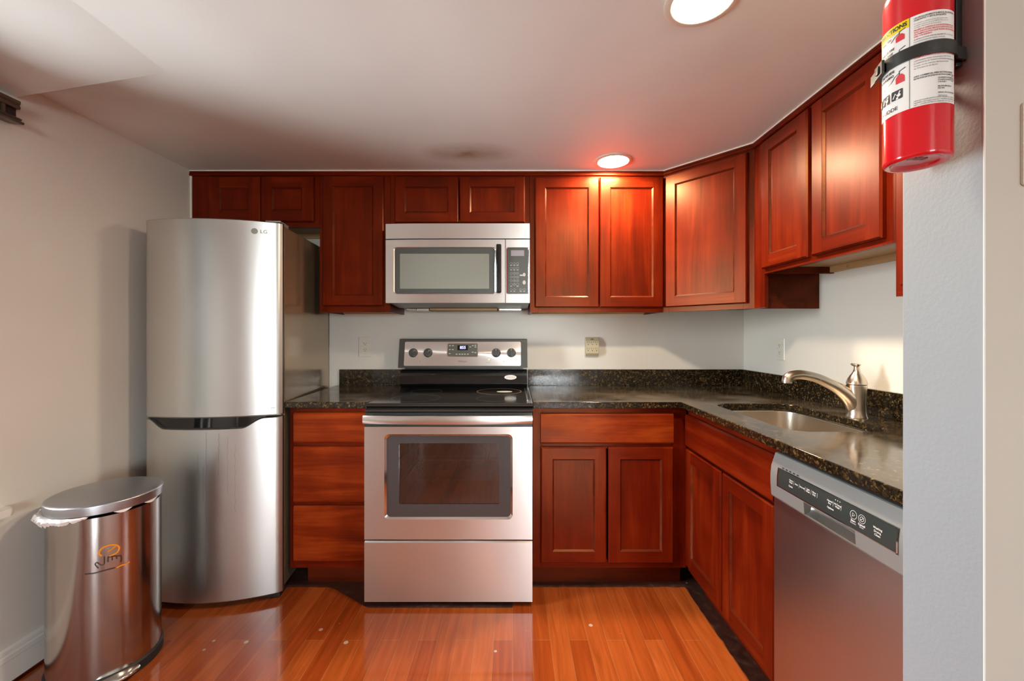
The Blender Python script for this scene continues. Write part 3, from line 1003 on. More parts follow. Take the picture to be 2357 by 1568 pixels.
# ------------------------------------------------------------------ sink
sk_root = thing('kitchen_sink', 'undermounted stainless steel sink bowl set in the right worktop', 'sink')
b = B()
lv = [(0.012, 0.8838), (-0.004, 0.8838), (-0.003, 0.875), (0.004, 0.76), (0.012, 0.725), (0.035, 0.708)]
rings = []
for o_, z in lv:
    rings.append([(x, y, z) for x, y in rrect(SKX0 - (-o_) if False else SKX0 + o_ - 0.004, SKX1 - o_ + 0.004, SKY0 + o_ - 0.004, SKY1 - o_ + 0.004, 0.075 if o_ < 0.02 else 0.06, 8)])
vr = [[b.bm.verts.new(p) for p in rg] for rg in rings[1:]]
n = len(vr[0])
for a, c in zip(vr, vr[1:]):
    for k in range(n):
        b.bm.faces.new((a[k], a[(k + 1) % n], c[(k + 1) % n], c[k]))
b.bm.faces.new(vr[-1])
bmesh.ops.recalc_face_normals(b.bm, faces=b.bm.faces)
for f in b.bm.faces:
    f.normal_flip()
bo = b.done('bowl', [SINKST], sk_root)
sm = bo.modifiers.new('shell', 'SOLIDIFY'); sm.thickness = 0.001; sm.offset = -1
B().lathe([(0.0, 0.709), (0.022, 0.709), (0.024, 0.712), (0.042, 0.7125), (0.045, 0.7095)], 0, 28,
          Matrix.Translation((1.10, 1.665, 0)), False, False).done('drain', [CHROME], sk_root)

# ------------------------------------------------------------------ faucet
FX, FY = 1.331, 1.63
fa = thing('kitchen_faucet', 'brushed nickel single-lever faucet standing behind the sink', 'faucet', (FX, FY, WZ1))
B().lathe([(0.0365, 0), (0.0365, 0.004), (0.0335, 0.010), (0.031, 0.03), (0.0305, 0.08), (0.0325, 0.118), (0.0325, 0.1245), (0.031, 0.1255)], 0, 40).done('body', [NICKEL], fa)
B().lathe([(0.031, 0.1262), (0.0335, 0.128), (0.033, 0.134), (0.029, 0.147), (0.022, 0.160), (0.0145, 0.171), (0.0105, 0.182), (0.0092, 0.193), (0.0105, 0.198), (0.0135, 0.2015), (0.0125, 0.2045)], 0, 36)\
    .tube([(-0.004, 0, 0.2005), (-0.018, 0.0, 0.2035), (-0.0215, 0, 0.2045)], [0.006, 0.005, 0.003], 0, 10).done('lever_handle', [NICKEL], fa)
sp_pts = [(0.0, 0, 0.010), (-0.005, 0.002, 0.036), (-0.023, 0.005, 0.072), (-0.058, 0.010, 0.105), (-0.10, 0.016, 0.130), (-0.145, 0.022, 0.150), (-0.19, 0.027, 0.160), (-0.222, 0.030, 0.1585), (-0.243, 0.032, 0.150), (-0.2485, 0.0325, 0.137), (-0.249, 0.0325, 0.128)]


def smooth_path(pts, n=6):
    P = [Vector(p) for p in pts]
    out = []
    for i in range(len(P) - 1):
        p0, p1, p2, p3 = P[max(i - 1, 0)], P[i], P[i + 1], P[min(i + 2, len(P) - 1)]
        for k in range(n):
            t = k / n
            out.append(0.5 * ((2 * p1) + (p2 - p0) * t + (2 * p0 - 5 * p1 + 4 * p2 - p3) * t * t + (3 * p1 - p0 - 3 * p2 + p3) * t ** 3))
    out.append(P[-1])
    return out


rr = [0.0290, 0.0290, 0.0275, 0.0235, 0.0205, 0.0185, 0.0185, 0.0185, 0.0185, 0.0185]
sp = smooth_path(sp_pts)
rads = []
for i in range(len(sp)):
    q = i / 6
    k = min(int(q), len(rr) - 2)
    rads.append(rr[k] + (rr[k + 1] - rr[k]) * (q - k))
spo = B().tube(sp, rads, 0, 22)
spo.done('spout', [NICKEL], fa)
B().lathe([(0.0, 0), (0.0022, 0), (0.0022, 0.002), (0, 0.002)], 0, 14, Matrix.Translation((-0.0328, -0.009, 0.135)) @ Matrix.Rotation(-PI / 2, 4, 'Y'), False, False).done('temperature_dot', [REDINK], fa)

# ------------------------------------------------------------------ refrigerator
FR = thing('refrigerator', 'silver curved two-door refrigerator in the left corner beside the pedal bin', 'refrigerator', (-1.3763, 1.9693, 0), math.radians(5.09))
HW = 0.2973
B().box(-HW, HW, 0.0, 0.605, 0.045, 1.744, 0, 0.006).done('body', [TAUPE], FR)


def fy(x):
    q = x / HW
    return -0.031 - 0.057 * (1 - q * q) + 0.010 * max(0.0, (abs(q) - 0.94) / 0.06) ** 2


def fr_door(z0, ztop, lip=False):
    """convex door; ztop(x) lets the top edge dip for the hand grip"""
    b = B()
    N = 72
    xs = [-HW + 2 * HW * k / N for k in range(N + 1)]
    rows = []
    for x in xs:
        zt = ztop(x)
        y = fy(x)
        rows.append([(x, -0.004, z0), (x, y + 0.006, z0), (x, y, z0 + 0.006)] +
                    [(x, y, z0 + 0.006 + (zt - 0.012 - z0) * k / 6) for k in range(1, 7)] + [(x, y + 0.004, zt - 0.004), (x, y + 0.013, zt), (x, -0.004, zt)])
    V = [[b.bm.verts.new(p) for p in rw] for rw in rows]
    m = len(rows[0])
    for i in range(N):
        for j in range(m - 1):
            f = b.bm.faces.new((V[i][j], V[i + 1][j], V[i + 1][j + 1], V[i][j + 1]))
            f.material_index = 0
        b.bm.faces.new((V[i][m - 1], V[i + 1][m - 1], V[i + 1][0], V[i][0])).material_index = 1
    b.bm.faces.new(V[0]).material_index = 1
    b.bm.faces.new(list(reversed(V[N]))).material_index = 1
    bmesh.ops.recalc_face_normals(b.bm, faces=b.bm.faces)
    return b


def sstep(a, b_, x):
    t = max(0.0, min(1.0, (x - a) / (b_ - a)))
    return t * t * (3 - 2 * t)


ud = fr_door(0.858, lambda x: 1.7555).done('upper_door', [STEEL_F, DKBROWN], FR, sharp=0.5)
ld = fr_door(0.028, lambda x: 0.853 - 0.041 * sstep(-0.281, -0.191, x) * (1 - sstep(0.140, 0.230, x))).done('lower_door', [STEEL_F, DKBROWN], FR, sharp=0.5)
gr = B()
gr.grid(lambda u, v: ((-0.27 + 0.5 * u), fy(-0.27 + 0.5 * u) + 0.014 + 0.004 * v, 0.808 + 0.053 * v), 40, 2)
gr.done('hand_grip', [BLACKG], ld)
B().box(-HW + 0.01, HW - 0.004, -0.02, -0.0045, 0.8115, 0.856).done('grip_backing', [BLACKP], ld)
B().box(-HW + 0.015, HW - 0.012, -0.022, 0.05, 0.002, 0.0275, 0, 0.004).done('plinth', [RUBBER], FR)
B().box(HW - 0.075, HW - 0.006, -0.028, 0.03, 1.7560, 1.764, 0, 0.003).box(HW - 0.05, HW - 0.006, 0.005, 0.06, 1.7443, 1.762, 0, 0.003).done('hinge_cover', [SATIN], FR)
lg = B()
zl = 1.7045


def on_ud(cx, cz):
    return lambda u, v: (cx + u, fy(cx + u) - 0.0006, cz + v)


lg.poly(circle(0, 0, 0.0135, n=28), on_ud(0.1935, zl))
lg.text('LG', 0.0225, on_ud(0.2295, zl - 0.0005), 0, 'CENTER', 0.0004, 1.05)
lg.done('badge', [LOGO], ud)
B().stroke([(0, 0), (0.006, 0.0005), (0.017, 0.0)], 0.003, on_ud(0.256, 0.893)).done('scuff', [INK], ud)
drip = B()
for (u_, z0_, z1_, w2_) in ((0.0, 0.80, 0.13, 0.0022), (0.052, 0.79, 0.60, 0.0028), (0.088, 0.77, 0.52, 0.002), (-0.035, 0.70, 0.62, 0.002), (-0.012, 0.64, 0.49, 0.0025), (0.118, 0.74, 0.43, 0.0018)):
    drip.stroke([(u_ + 0.002 * math.sin(9 * k_), z0_ + (z1_ - z0_) * k_ / 12) for k_ in range(13)], w2_, on_ud(0, 0))
drip.done('drip_streak', [plain('dried_drips', (0.44, 0.43, 0.41), 0.38, 0.9)], ld)
for sx_ in (-0.2, 0.2):
    for sy_ in (0.06, 0.55):
        B().lathe([(0.02, 0.0), (0.02, 0.0448)], 0, 16, Matrix.Translation((sx_, sy_, 0))).done('foot', [RUBBER], FR)

# ------------------------------------------------------------------ range
RX = -0.290
RG = thing('electric_range', 'freestanding stainless electric range with black glass cooktop under the microwave', 'range', (RX, 0, 0))
rw = 0.380
b = B()
YD0, YD1 = 1.9005, 1.935
b.box(-rw, -rw + 0.03, YD1 + 0.001, 2.56, 0.045, 0.893).box(rw - 0.03, rw, YD1 + 0.001, 2.56, 0.045, 0.893)
b.box(-rw + 0.03, rw - 0.03, YD1 + 0.001, 2.56, 0.045, 0.40).box(-rw + 0.03, rw - 0.03, YD1 + 0.001, 2.56, 0.78, 0.893)
b.box(-rw + 0.03, rw - 0.03, 2.40, 2.56, 0.40, 0.78)
b.box(-rw + 0.03, -0.25, YD1 + 0.001, 2.40, 0.40, 0.78).box(0.25, rw - 0.03, YD1 + 0.001, 2.40, 0.40, 0.78)
b.done('body', [CAVITY], RG)
rk = B()
for z in (0.545, 0.64):
    for k in range(15):
        rk.tube([(-0.24 + 0.48 * k / 14, 1.99, z), (-0.24 + 0.48 * k / 14, 2.38, z)], 0.0018, 0, 6)
    rk.tube([(-0.247, 1.985, z + 0.002), (0.247, 1.985, z + 0.002)], 0.0032, 0, 8).tube([(-0.247, 2.37, z + 0.002), (0.247, 2.37, z + 0.002)], 0.0032, 0, 8)
rk.done('oven_rack', [WIRE], RG)
# cooktop
ct = B()
ct.box(-rw - 0.004, rw + 0.004, 1.945, 2.53, 0.8935, 0.9155, 0, 0.004)
ct.prism([(1.9455, 0.8945), (1.926, 0.892), (1.919, 0.882), (1.928, 0.878), (1.95, 0.878), (1.95, 0.914), (1.935, 0.9125), (1.926, 0.905)], -rw - 0.004, rw + 0.004, 'x', 0)
cto = ct.done('cooktop', [CERAM], RG, sharp=0.9)
for (cx, cy, rr_) in ((0.215, 2.345, 0.125), (-0.19, 2.345, 0.085), (0.20, 2.09, 0.09), (-0.19, 2.10, 0.12)):
    wd = 0.006 if rr_ == 0.125 else 0.0012
    B().ring(circle(cx, cy, rr_, n=48), circle(cx, cy, rr_ - wd, n=48), 0.9159, 0.9157, 'z', 0).done('burner_ring', [RING if rr_ == 0.125 else GREYP], cto)
stk = B().poly(circle(0.245, 2.33, 0.043, 0.028), lambda u, v: (u, v, 0.9163)).done('oval_sticker', [STICK], cto)
B().box(rw - 0.022, rw - 0.016, 2.02, 2.47, 0.9156, 0.9172).done('edge_trim', [WIRE], cto)
# back riser and control panel
ri = B().prism([(2.560, 0.9157), (2.505, 0.9157), (2.500, 0.925), (2.482, 0.935), (2.480, 0.945), (2.495, 0.975), (2.500, 1.005), (2.492, 1.019), (2.500, 1.024), (2.560, 1.024)], -rw + 0.005, rw - 0.005, 'x', 0)
ri.done('riser', [BLACKG], RG, sharp=0.9)
B().prism([(2.51, 1.0245), (2.56, 1.0245), (2.56, 1.0375), (2.51, 1.0375)], -rw + 0.03, rw - 0.03, 'x').done('vent_slot', [BLACKP], RG)
cp = B().prism([(2.442, 1.038), (2.476, 1.199), (2.482, 1.206), (2.562, 1.206), (2.562, 1.038)], -rw + 0.004, rw - 0.004, 'x', 0, None, 0.004).done('control_panel', [GREYP], RG, sharp=0.5)
tilt = math.atan2(0.034, 0.161)


def on_cp(u, v, off=0.001):
    """u = local x, v = world z on the tilted panel face"""
    t = (v - 1.038) / 0.161
    return (u, 2.442 + 0.034 * t - off, v)


def ux(px):
    return (px - 1180) * 2.455 / 970 - RX


def uz(py):
    return 1.235 - (py - 769) * 2.455 / 970


def cp_plate(poly, off0, off1, mats, name, parent=cp):
    b = B()
    top = [b.bm.verts.new(on_cp(u, v, off1)) for u, v in poly]
    bot = [b.bm.verts.new(on_cp(u, v, off0)) for u, v in poly]
    b.bm.faces.new(top)
    for k in range(len(poly)):
        j = (k + 1) % len(poly)
        b.bm.faces.new((top[k], bot[k], bot[j], top[j]))
    bmesh.ops.recalc_face_normals(b.bm, faces=b.bm.faces)
    return b.done(name, mats, parent)


cp_plate(rrect(ux(930.5), ux(1199), uz(842), uz(787), 0.008), 0.0, 0.0018, [STEEL], 'steel_fascia')
cp_plate(rrect(ux(1028.5), ux(1100), uz(822), uz(790), 0.008), 0.0015, 0.0023, [CHROME], 'display_bezel')
cp_plate(rrect(ux(1030), ux(1098.5), uz(820.5), uz(791.5), 0.007), 0.002, 0.0028, [GREYG], 'display')
cp_plate([(ux(1052.5), uz(806.5)), (ux(1076.5), uz(806.5)), (ux(1076.5), uz(795)), (ux(1052.5), uz(795))], 0.0026, 0.0031, [BLACKG], 'clock_window')
tb = B()
tb.text('855', 0.0235, lambda u, v: on_cp(ux(1065) + u, uz(800.5) + v, 0.0036), 0, 'CENTER', 0.0006)
tb.done('clock_digits', [CLOCK], cp)
for grp in (((1035, 796), (1042, 796), (1035, 805), (1042, 805), (1035, 814)), ((1082, 799), (1088, 796), (1094, 795), (1094, 799), (1088, 811), (1094, 812)),
            ((1051, 815.5), (1058, 815.5), (1064, 815.5), (1070, 815.5), (1077, 815.5))):
    tb = B()
    for px, py in grp:
        tb.poly(rrect(ux(px) - 0.005, ux(px) + 0.005, uz(py) - 0.0026, uz(py) + 0.0026, 0.001, 2), lambda u, v: on_cp(u, v, 0.0032))
    tb.done('display_legend', [INKL], cp)
tb = B()
tb.text('Whirlpool', 0.0125, lambda u, v: on_cp(ux(1064.5) + u, uz(832) + v, 0.0024), 0, 'CENTER', 0.0002, 0.95)
tb.done('wordmark', [INKG], cp)
B().poly(circle(ux(967), uz(831), 0.002, n=10), lambda u, v: on_cp(u, v, 0.0024)).done('indicator', [INKG], cp)
for px in (951, 985, 1142, 1177):
    B().stroke([(0, 0), (0, 0.006)], 0.001, lambda u, v, q=px: on_cp(ux(q) + u, uz(796.5) + v, 0.0024)).done('dial_mark', [INKG], cp)
tb = B()
tb.text('OVEN LIGHT', 0.005, lambda u, v: on_cp(ux(1124) + u, uz(834.5) + v, 0.0024))
tb.done('lettering', [INKG], cp)
tb = B()
tb.text('ON', 0.004, lambda u, v: on_cp(ux(1159) + u, uz(836.5) + v, 0.0024))
tb.done('lettering', [INKG], cp)
B().poly(circle(ux(1159.5), uz(832.5), 0.0022, n=10), lambda u, v: on_cp(u, v, 0.0024)).done('indicator', [REDINK], cp)
Mk = Matrix.Rotation(PI / 2 - tilt, 4, 'X')
for px, rot in ((951, -0.9), (985, -0.9), (1142, 0.0), (1177, 0.0)):
    c = Vector(on_cp(ux(px), uz(812.5), 0.0018))
    kb = B()
    kb.lathe([(0.0265, 0), (0.0265, 0.003), (0.0235, 0.005), (0.0225, 0.018), (0.0205, 0.0225), (0.0, 0.0235)], 0, 28, Matrix.Translation(c) @ Mk, True, False)
    kb.box(-0.0045, 0.0045, -0.021, 0.021, 0.016, 0.0315, 0, 0.002, Matrix.Translation(c) @ Mk @ Matrix.Rotation(rot, 4, 'Z'))
    kb.box(-0.0008, 0.0008, 0.008, 0.0205, 0.0314, 0.0319, 1, 0, Matrix.Translation(c) @ Mk @ Matrix.Rotation(rot, 4, 'Z'))
    kb.done('knob', [GREYP, INKL], cp)
c = Vector(on_cp(ux(1126.5), uz(827.5), 0.0018))
B().lathe([(0.010, 0), (0.010, 0.003), (0.008, 0.0055), (0.0, 0.006)], 0, 20, Matrix.Translation(c) @ Mk, True, False).done('push_button', [PLATE], cp)
B().poly(circle(0.277, 0.979, 0.036, 0.0135), lambda u, v: (u, 2.4895 + (v - 0.979) * 0.35, v)).done('oval_sticker', [STICK], RG)
sb = B()
sc2 = B()
for k in range(5):
    sb.stroke([(0.254 + k * 0.0105, 0.9765), (0.257 + k * 0.0105, 0.9815), (0.261 + k * 0.0105, 0.977)], 0.0014, lambda u, v: (u, 2.4889 + (v - 0.979) * 0.35, v), k % 2)
    sc2.stroke([(0.221 + k * 0.0105, 2.325), (0.225 + k * 0.0105, 2.336), (0.229 + k * 0.0105, 2.326)], 0.002, lambda u, v: (u, v, 0.9166), k % 2)
sb.done('sticker_print', [INKG, REDINK], RG)
sc2.done('sticker_print', [INKG, REDINK], RG)
# oven door
od = B()
DZ0, DZ1 = 0.3075, 0.858
wo = rrect(-0.578 - RX, 0.0 - RX, 0.399, 0.7836, 0.022)
wi = rrect(-0.514 - RX, -0.0605 - RX, 0.465, 0.741, 0.006)
out = []
# front skin with the window cut out: match the rounded opening with points on the door edge
x0d, x1d = -rw + 0.001, rw - 0.001
for (x, z) in wo:
    cx, cz = (x0d + x1d) / 2, (0.399 + 0.7836) / 2
    dx, dz = x - cx, z - cz
    out.append((x0d if dx < 0 else x1d, DZ0 if dz < 0 else 0.816) if abs(abs(dx) - 0.289) < 0.03 and abs(abs(dz) - 0.192) < 0.03 else (x, z))
od.ring(out, wo, YD0, YD1, 'y', 0)
od.box(x0d, x1d, YD0 + 0.006, YD1, 0.8165, DZ1, 1)
odo = od.done('oven_door', [STEEL, BLACKP], RG, sharp=0.4)
B().ring(rrect(-0.578 - RX, 0.0 - RX, 0.399, 0.7836, 0.022), rrect(-0.569 - RX, -0.009 - RX, 0.408, 0.7746, 0.018), YD0 - 0.003, YD0 + 0.02, 'y', 0, None, YD0 + 0.004).done('window_trim', [CHROME], odo, sharp=0.3)
B().ring(rrect(-0.5785 - RX, 0.0005 - RX, 0.3985, 0.7841, 0.022), wi, YD0 + 0.0045, YD0 + 0.010, 'y').done('window_border', [plain('oven_window_border', (0.045, 0.04, 0.04), 0.12)], odo)
B().box(-0.516 - RX, -0.0585 - RX, YD0 + 0.0101, YD0 + 0.013, 0.463, 0.743).done('window_glass', [OVENGL], odo)
hb = B()
N = 24
hb.grid(lambda u, v: (-rw + 0.001 + (2 * rw - 0.002) * u,
                      1.862 + 0.018 * (2 * u - 1) ** 2 - 0.004 * math.sin(PI * v) + 0.0,
                      0.834 + 0.037 * v), 24, 6)
hb.grid(lambda u, v: (-rw + 0.001 + (2 * rw - 0.002) * u, 1.862 + 0.018 * (2 * u - 1) ** 2 + 0.014 * v, 0.871), 24, 1)
hb.grid(lambda u, v: (-rw + 0.001 + (2 * rw - 0.002) * u, 1.862 + 0.018 * (2 * u - 1) ** 2 + 0.014 * (1 - v), 0.834), 24, 1)
for s in (-1, 1):
    hb.box(s * (rw - 0.02) - 0.019, s * (rw - 0.02) + 0.019, 1.878, YD0 + 0.006, 0.836, 0.869, 0, 0.003)
bmesh.ops.remove_doubles(hb.bm, verts=hb.bm.verts, dist=1e-5)
bmesh.ops.recalc_face_normals(hb.bm, faces=hb.bm.faces)
hb.done('handle', [STEEL], odo, sharp=0.9)
vb = B()
for k in range(30):
    vb.box(-0.30 + 0.02 * k - 0.006, -0.30 + 0.02 * k + 0.006, YD0 + 0.0045, YD0 + 0.0062, 0.8595, 0.8655)
vb.box(-rw + 0.002, rw - 0.002, YD0 + 0.0062, YD1, 0.8585, 0.876)
vb.done('vent_grille', [BLACKP], RG)
dr = B()
dr.prism([(YD1, 0.0265), (YD1, 0.2995), (YD0 + 0.006, 0.2995), (YD0, 0.2935), (YD0, 0.0265)], x0d, x1d, 'x', 0)
dr.done('storage_drawer', [STEEL], RG, sharp=0.3)
for sx_ in (-0.33, 0.33):
    for sy_ in (1.955, 2.50):
        B().lathe([(0.014, 0), (0.014, 0.006), (0.006, 0.008), (0.006, 0.0448)], 0, 14, Matrix.Translation((sx_, sy_, 0))).done('leg', [BLACKP], RG)

# ------------------------------------------------------------------ over-the-range microwave
MW = thing('microwave', 'stainless over-the-range microwave mounted below the short wall cabinet', 'microwave', (-0.290, 0, 0))
YM = 2.21
mwh = 0.3795


def mx_(px):
    return (px - 1180) * YM / 970 + 0.290


def mz_(py):
    return 1.235 - (py - 769) * YM / 970


def my(x):
    q = max(0.0, -x) / mwh
    return YM + 0.012 * q ** 4


def bent(b, x0, x1, z0, z1, t=0.02, mi=0, n=32, off=0.0):
    b.grid(lambda u, v: (x0 + (x1 - x0) * u, my(x0 + (x1 - x0) * u) - off, z0 + (z1 - z0) * v), n, 1, mi)
    for zz in (z0, z1):
        b.grid(lambda u, v, q=zz: (x0 + (x1 - x0) * u, my(x0 + (x1 - x0) * u) - off + (t + off) * v, q), n, 1, mi)
    for xx in (x0, x1):
        b.grid(lambda u, v, q=xx: (q, my(q) - off + (t + off) * v, z0 + (z1 - z0) * u), 1, 1, mi)
    bmesh.ops.remove_doubles(b.bm, verts=b.bm.verts, dist=1e-6)
    bmesh.ops.recalc_face_normals(b.bm, faces=b.bm.faces)
    return b


B().box(-mwh + 0.002, mwh - 0.002, YM + 0.03, YB - 0.002, 1.404, 1.8145).done('body', [BLACKP], MW)
bent(B(), -mwh, mwh, mz_(549), 1.815, 0.03).done('vent_cover', [STEEL], MW, sharp=0.5)
B().box(-mwh + 0.004, mwh - 0.004, YM + 0.018, YM + 0.031, 1.728, 1.74).done('gap_strip', [BLACKP], MW)
mdo = bent(B(), -mwh, mx_(1162.5), 1.3985, mz_(551.5), 0.03).done('door', [STEEL], MW, sharp=0.5)
mco = bent(B(), mx_(1164), mwh, 1.3985, mz_(551.5), 0.03).done('control_panel', [STEEL], MW, sharp=0.5)
ymf = YM - 0.003
B().ring(rrect(mx_(906.5), mx_(1141.5), mz_(677), mz_(569.5), 0.014), rrect(mx_(909.5), mx_(1138), mz_(675), mz_(571.5), 0.012), ymf - 0.002, YM + 0.003, 'y', 0, None, ymf + 0.002).done('window_trim', [CHROME], mdo, sharp=0.3)
B().prism(rrect(mx_(908.5), mx_(1139), mz_(675.5), mz_(571), 0.012), ymf + 0.001, YM + 0.003, 'y').done('window_border', [GREYP], mdo)
B().prism(rrect(mx_(921), mx_(1126), mz_(665), mz_(584.5), 0.003), ymf - 0.0002, YM, 'y').done('window_glass', [MWGL], mdo)
B().box(mx_(1142.5), mx_(1154.5), YM - 0.036, YM - 0.012, mz_(675.5), mz_(564.5), 0, 0.006, None, 3)\
    .box(mx_(1145), mx_(1152), YM - 0.014, YM + 0.002, mz_(674), mz_(664)).box(mx_(1145), mx_(1152), YM - 0.014, YM + 0.002, mz_(576), mz_(566)).done('handle', [BLACKG], mdo)
B().ring(rrect(mx_(1165.5), mx_(1217.5), mz_(677), mz_(570), 0.008), rrect(mx_(1168), mx_(1215), mz_(675), mz_(572), 0.006), ymf - 0.002, YM + 0.003, 'y', 0, None, ymf + 0.002).done('keypad_trim', [CHROME], mco, sharp=0.3)
B().prism(rrect(mx_(1167.5), mx_(1215.5), mz_(675.5), mz_(571.5), 0.006), ymf + 0.001, YM + 0.003, 'y').done('keypad', [GREYP], mco)
B().box(mx_(1176), mx_(1206.5), ymf + 0.0003, ymf + 0.002, mz_(589.5), mz_(576.5)).done('display', [LCD], mco)
kp = B()


def kf(px, py):
    return lambda u, v: (mx_(px) + u, ymf + 0.0006, mz_(py) + v)


kc = (1176.3, 1183.8, 1191.3)
for i, py in enumerate((607, 617.5)):
    for px in kc:
        kp.stroke(circle(0, 0, 0.0062, 0.0052, 20) + [(0.0062, 0)], 0.0008, kf(px, py))
        kp.poly(rrect(-0.0055, 0.0055, -0.0014, 0.0014, 0.0005, 2), kf(px, py + 4.2))
num = [('1', '2', '3'), ('4', '5', '6'), ('7', '8', '9'), ('', '0', '')]
for i, py in enumerate((629.5, 638, 646.5, 655)):
    for j, px in enumerate(kc):
        kp.stroke(circle(0, 0, 0.0070, 0.0062, 20) + [(0.0070, 0)], 0.0008, kf(px, py))
        if num[i][j]:
            kp.text(num[i][j], 0.0085, kf(px, py))
        else:
            kp.poly(rrect(-0.0055, 0.0055, -0.0014, 0.0014, 0.0005, 2), kf(px, py + 4.6))
for px in (1176.3, 1184, 1198.5, 1206.5):
    kp.stroke(circle(0, 0, 0.0062, 0.0052, 20) + [(0.0062, 0)], 0.0008, kf(px, 667))
    kp.poly(rrect(-0.0045, 0.0045, -0.0014, 0.0014, 0.0005, 2), kf(px, 671.2))
kp.poly(circle(0, 0, 0.0085, 0.011, 20), kf(1206.5, 650.5))
kp.poly(circle(0, 0, 0.0075, 0.0095, 20), kf(1206.5, 632.5))
kp.poly(rrect(-0.009, 0.009, -0.004, 0.004, 0.003, 3), kf(1200, 634))
kp.done('keypad_legend', [INKL], mco)
# underside: sloping black pan, grease filters, lamp cover
B().prism([(YM + 0.012, 1.398), (YM + 0.03, 1.4035), (YB - 0.004, 1.4035), (YB - 0.004, 1.392), (2.42, 1.384)], -mwh + 0.02, mwh - 0.003, 'x').done('underside', [GREYP], MW)
B().box(-0.19, 0.20, 2.44, 2.60, 1.372, 1.3835, 0, 0.001).done('grease_filter', [plain('filter_mesh', (0.30, 0.20, 0.10), 0.5, 0.4)], MW)
for bx_ in ((-0.27, -0.20, 2.46, 2.60, 1.3705, 1.3835), (-0.33, -0.275, 2.46, 2.61, 1.374, 1.3835), (0.21, 0.34, 2.46, 2.61, 1.373, 1.3835), (-0.19, 0.16, 2.60, 2.63, 1.3705, 1.384)):
    B().box(*bx_, 0, 0.001).done('mounting_plate', [WIRE], MW)

# ------------------------------------------------------------------ dishwasher (faces -x): local x runs towards the camera
DW = thing('dishwasher', 'slim stainless dishwasher with black touch strip right of the sink base', 'dishwasher', (0.835, 1.3145, 0), -PI / 2)
dww = 0.452
B().box(0.003, dww - 0.003, 0.0035, 0.58, 0.09, 0.868).done('tub', [BLACKP], DW)
B().box(0.002, dww - 0.002, -0.022, 0.0015, 0.105, 0.7295, 0, 0.003).done('door', [STEEL_D], DW)
B().box(0.004, dww - 0.004, 0.06, 0.075, 0.0, 0.0895).done('toe_kick', [BLACKP], DW)
for sx_ in (0.05, 0.40):
    B().lathe([(0.015, 0), (0.015, 0.008), (0.006, 0.01), (0.006, 0.0898)], 0, 12, Matrix.Translation((sx_, 0.3, 0))).done('foot', [BLACKP], DW)
prof = [(0.0, 0.868), (-0.012, 0.868), (-0.016, 0.866), (-0.0285, 0.828), (-0.0315, 0.800), (-0.0315, 0.772), (-0.0290, 0.7365), (-0.0235, 0.7305), (0.0, 0.7305)]
PX0, PX1 = 0.150, 0.325
dc = B().prism(prof, 0.001, PX0, 'x').prism(prof, PX1, dww - 0.001, 'x').prism(prof[:6] + [(0.0, 0.772)], PX0, PX1, 'x').prism([(-0.012, 0.7355), (-0.029, 0.7365), (-0.0235, 0.7305), (-0.012, 0.7305)], PX0, PX1, 'x').done('control_fascia', [SATIN], DW, sharp=0.4)


def yprof(z):
    for (ya, za), (yb_, zb) in zip(prof[1:], prof[2:]):
        if zb <= z <= za:
            return ya + (yb_ - ya) * (za - z) / (za - zb)
    return 0.0


def dwf(cx, cz, off=0.0010):
    return lambda u, v: (cx + u, yprof(cz + v) - off, cz + v)


B().grid(lambda u, v: (0.038 + 0.396 * u, yprof(0.776 + 0.0535 * v) - 0.0006, 0.776 + 0.0535 * v), 1, 10).done('touch_strip', [plain('touch_strip_black', (0.03, 0.036, 0.035), 0.22)], dc)
fr_ = B()
for (u0, u1, z0, z1) in ((0.035, 0.438, 0.774, 0.7765), (0.035, 0.438, 0.829, 0.8305), (0.035, 0.039, 0.7745, 0.83), (0.433, 0.437, 0.7745, 0.83)):
    fr_.grid(lambda u, v: (u0 + (u1 - u0) * u, yprof(z0 + (z1 - z0) * v) - 0.0016, z0 + (z1 - z0) * v), 1, 6)
fr_.done('strip_edge', [CHROME], dc)
tx = B()
for (cx, s1, s2) in ((0.098, 'Heavy', 'Wash'), (0.121, 'Auto', ''), (0.145, 'Normal', ''), (0.168, 'Light', 'Wash'), (0.191, 'Rinse', 'Only'), (0.2465, 'Heated', 'Dry'), (0.272, 'Hi-Temp', 'Wash')):
    if s2:
        tx.text(s1, 0.0062, dwf(cx, 0.8115), 0, 'CENTER', 0.0001)
        tx.text(s2, 0.0062, dwf(cx, 0.8055), 0, 'CENTER', 0.0001)
    else:
        tx.text(s1, 0.0062, dwf(cx, 0.8085), 0, 'CENTER', 0.0001)
    tx.stroke([(0.0118, -0.006), (0.0118, 0.006)], 0.0006, dwf(cx, 0.8085))
tx.done('button_lettering', [LABELW], dc)
tx = B()
tx.text('Cycles', 0.0065, dwf(0.098, 0.7945), 0, 'CENTER', 0.0002)
tx.done('button_lettering', [LABELW], dc)
tx = B()
tx.text('Options', 0.0065, dwf(0.250, 0.7945), 0, 'CENTER', 0.0002)
for k in range(3):
    tx.poly(circle(0.264 + 0.007 * k, 0.0, 0.0012, n=8), dwf(0.0, 0.8215))
tx.done('button_lettering', [LABELW], dc)
tx = B()
for cx in (0.321, 0.345):
    tx.stroke(circle(0, 0, 0.0095, n=24) + [(0.0095, 0)], 0.0008, dwf(cx, 0.8085))
tx.stroke([(-0.003, -0.004), (-0.003, 0.004), (0.004, 0), (-0.003, -0.004)], 0.001, dwf(0.321, 0.8085))
tx.stroke([(-0.003, -0.003), (0.003, 0.003)], 0.001, dwf(0.345, 0.8085))
tx.stroke(circle(0, 0, 0.005, n=18) + [(0.005, 0)], 0.0009, dwf(0.345, 0.8085))
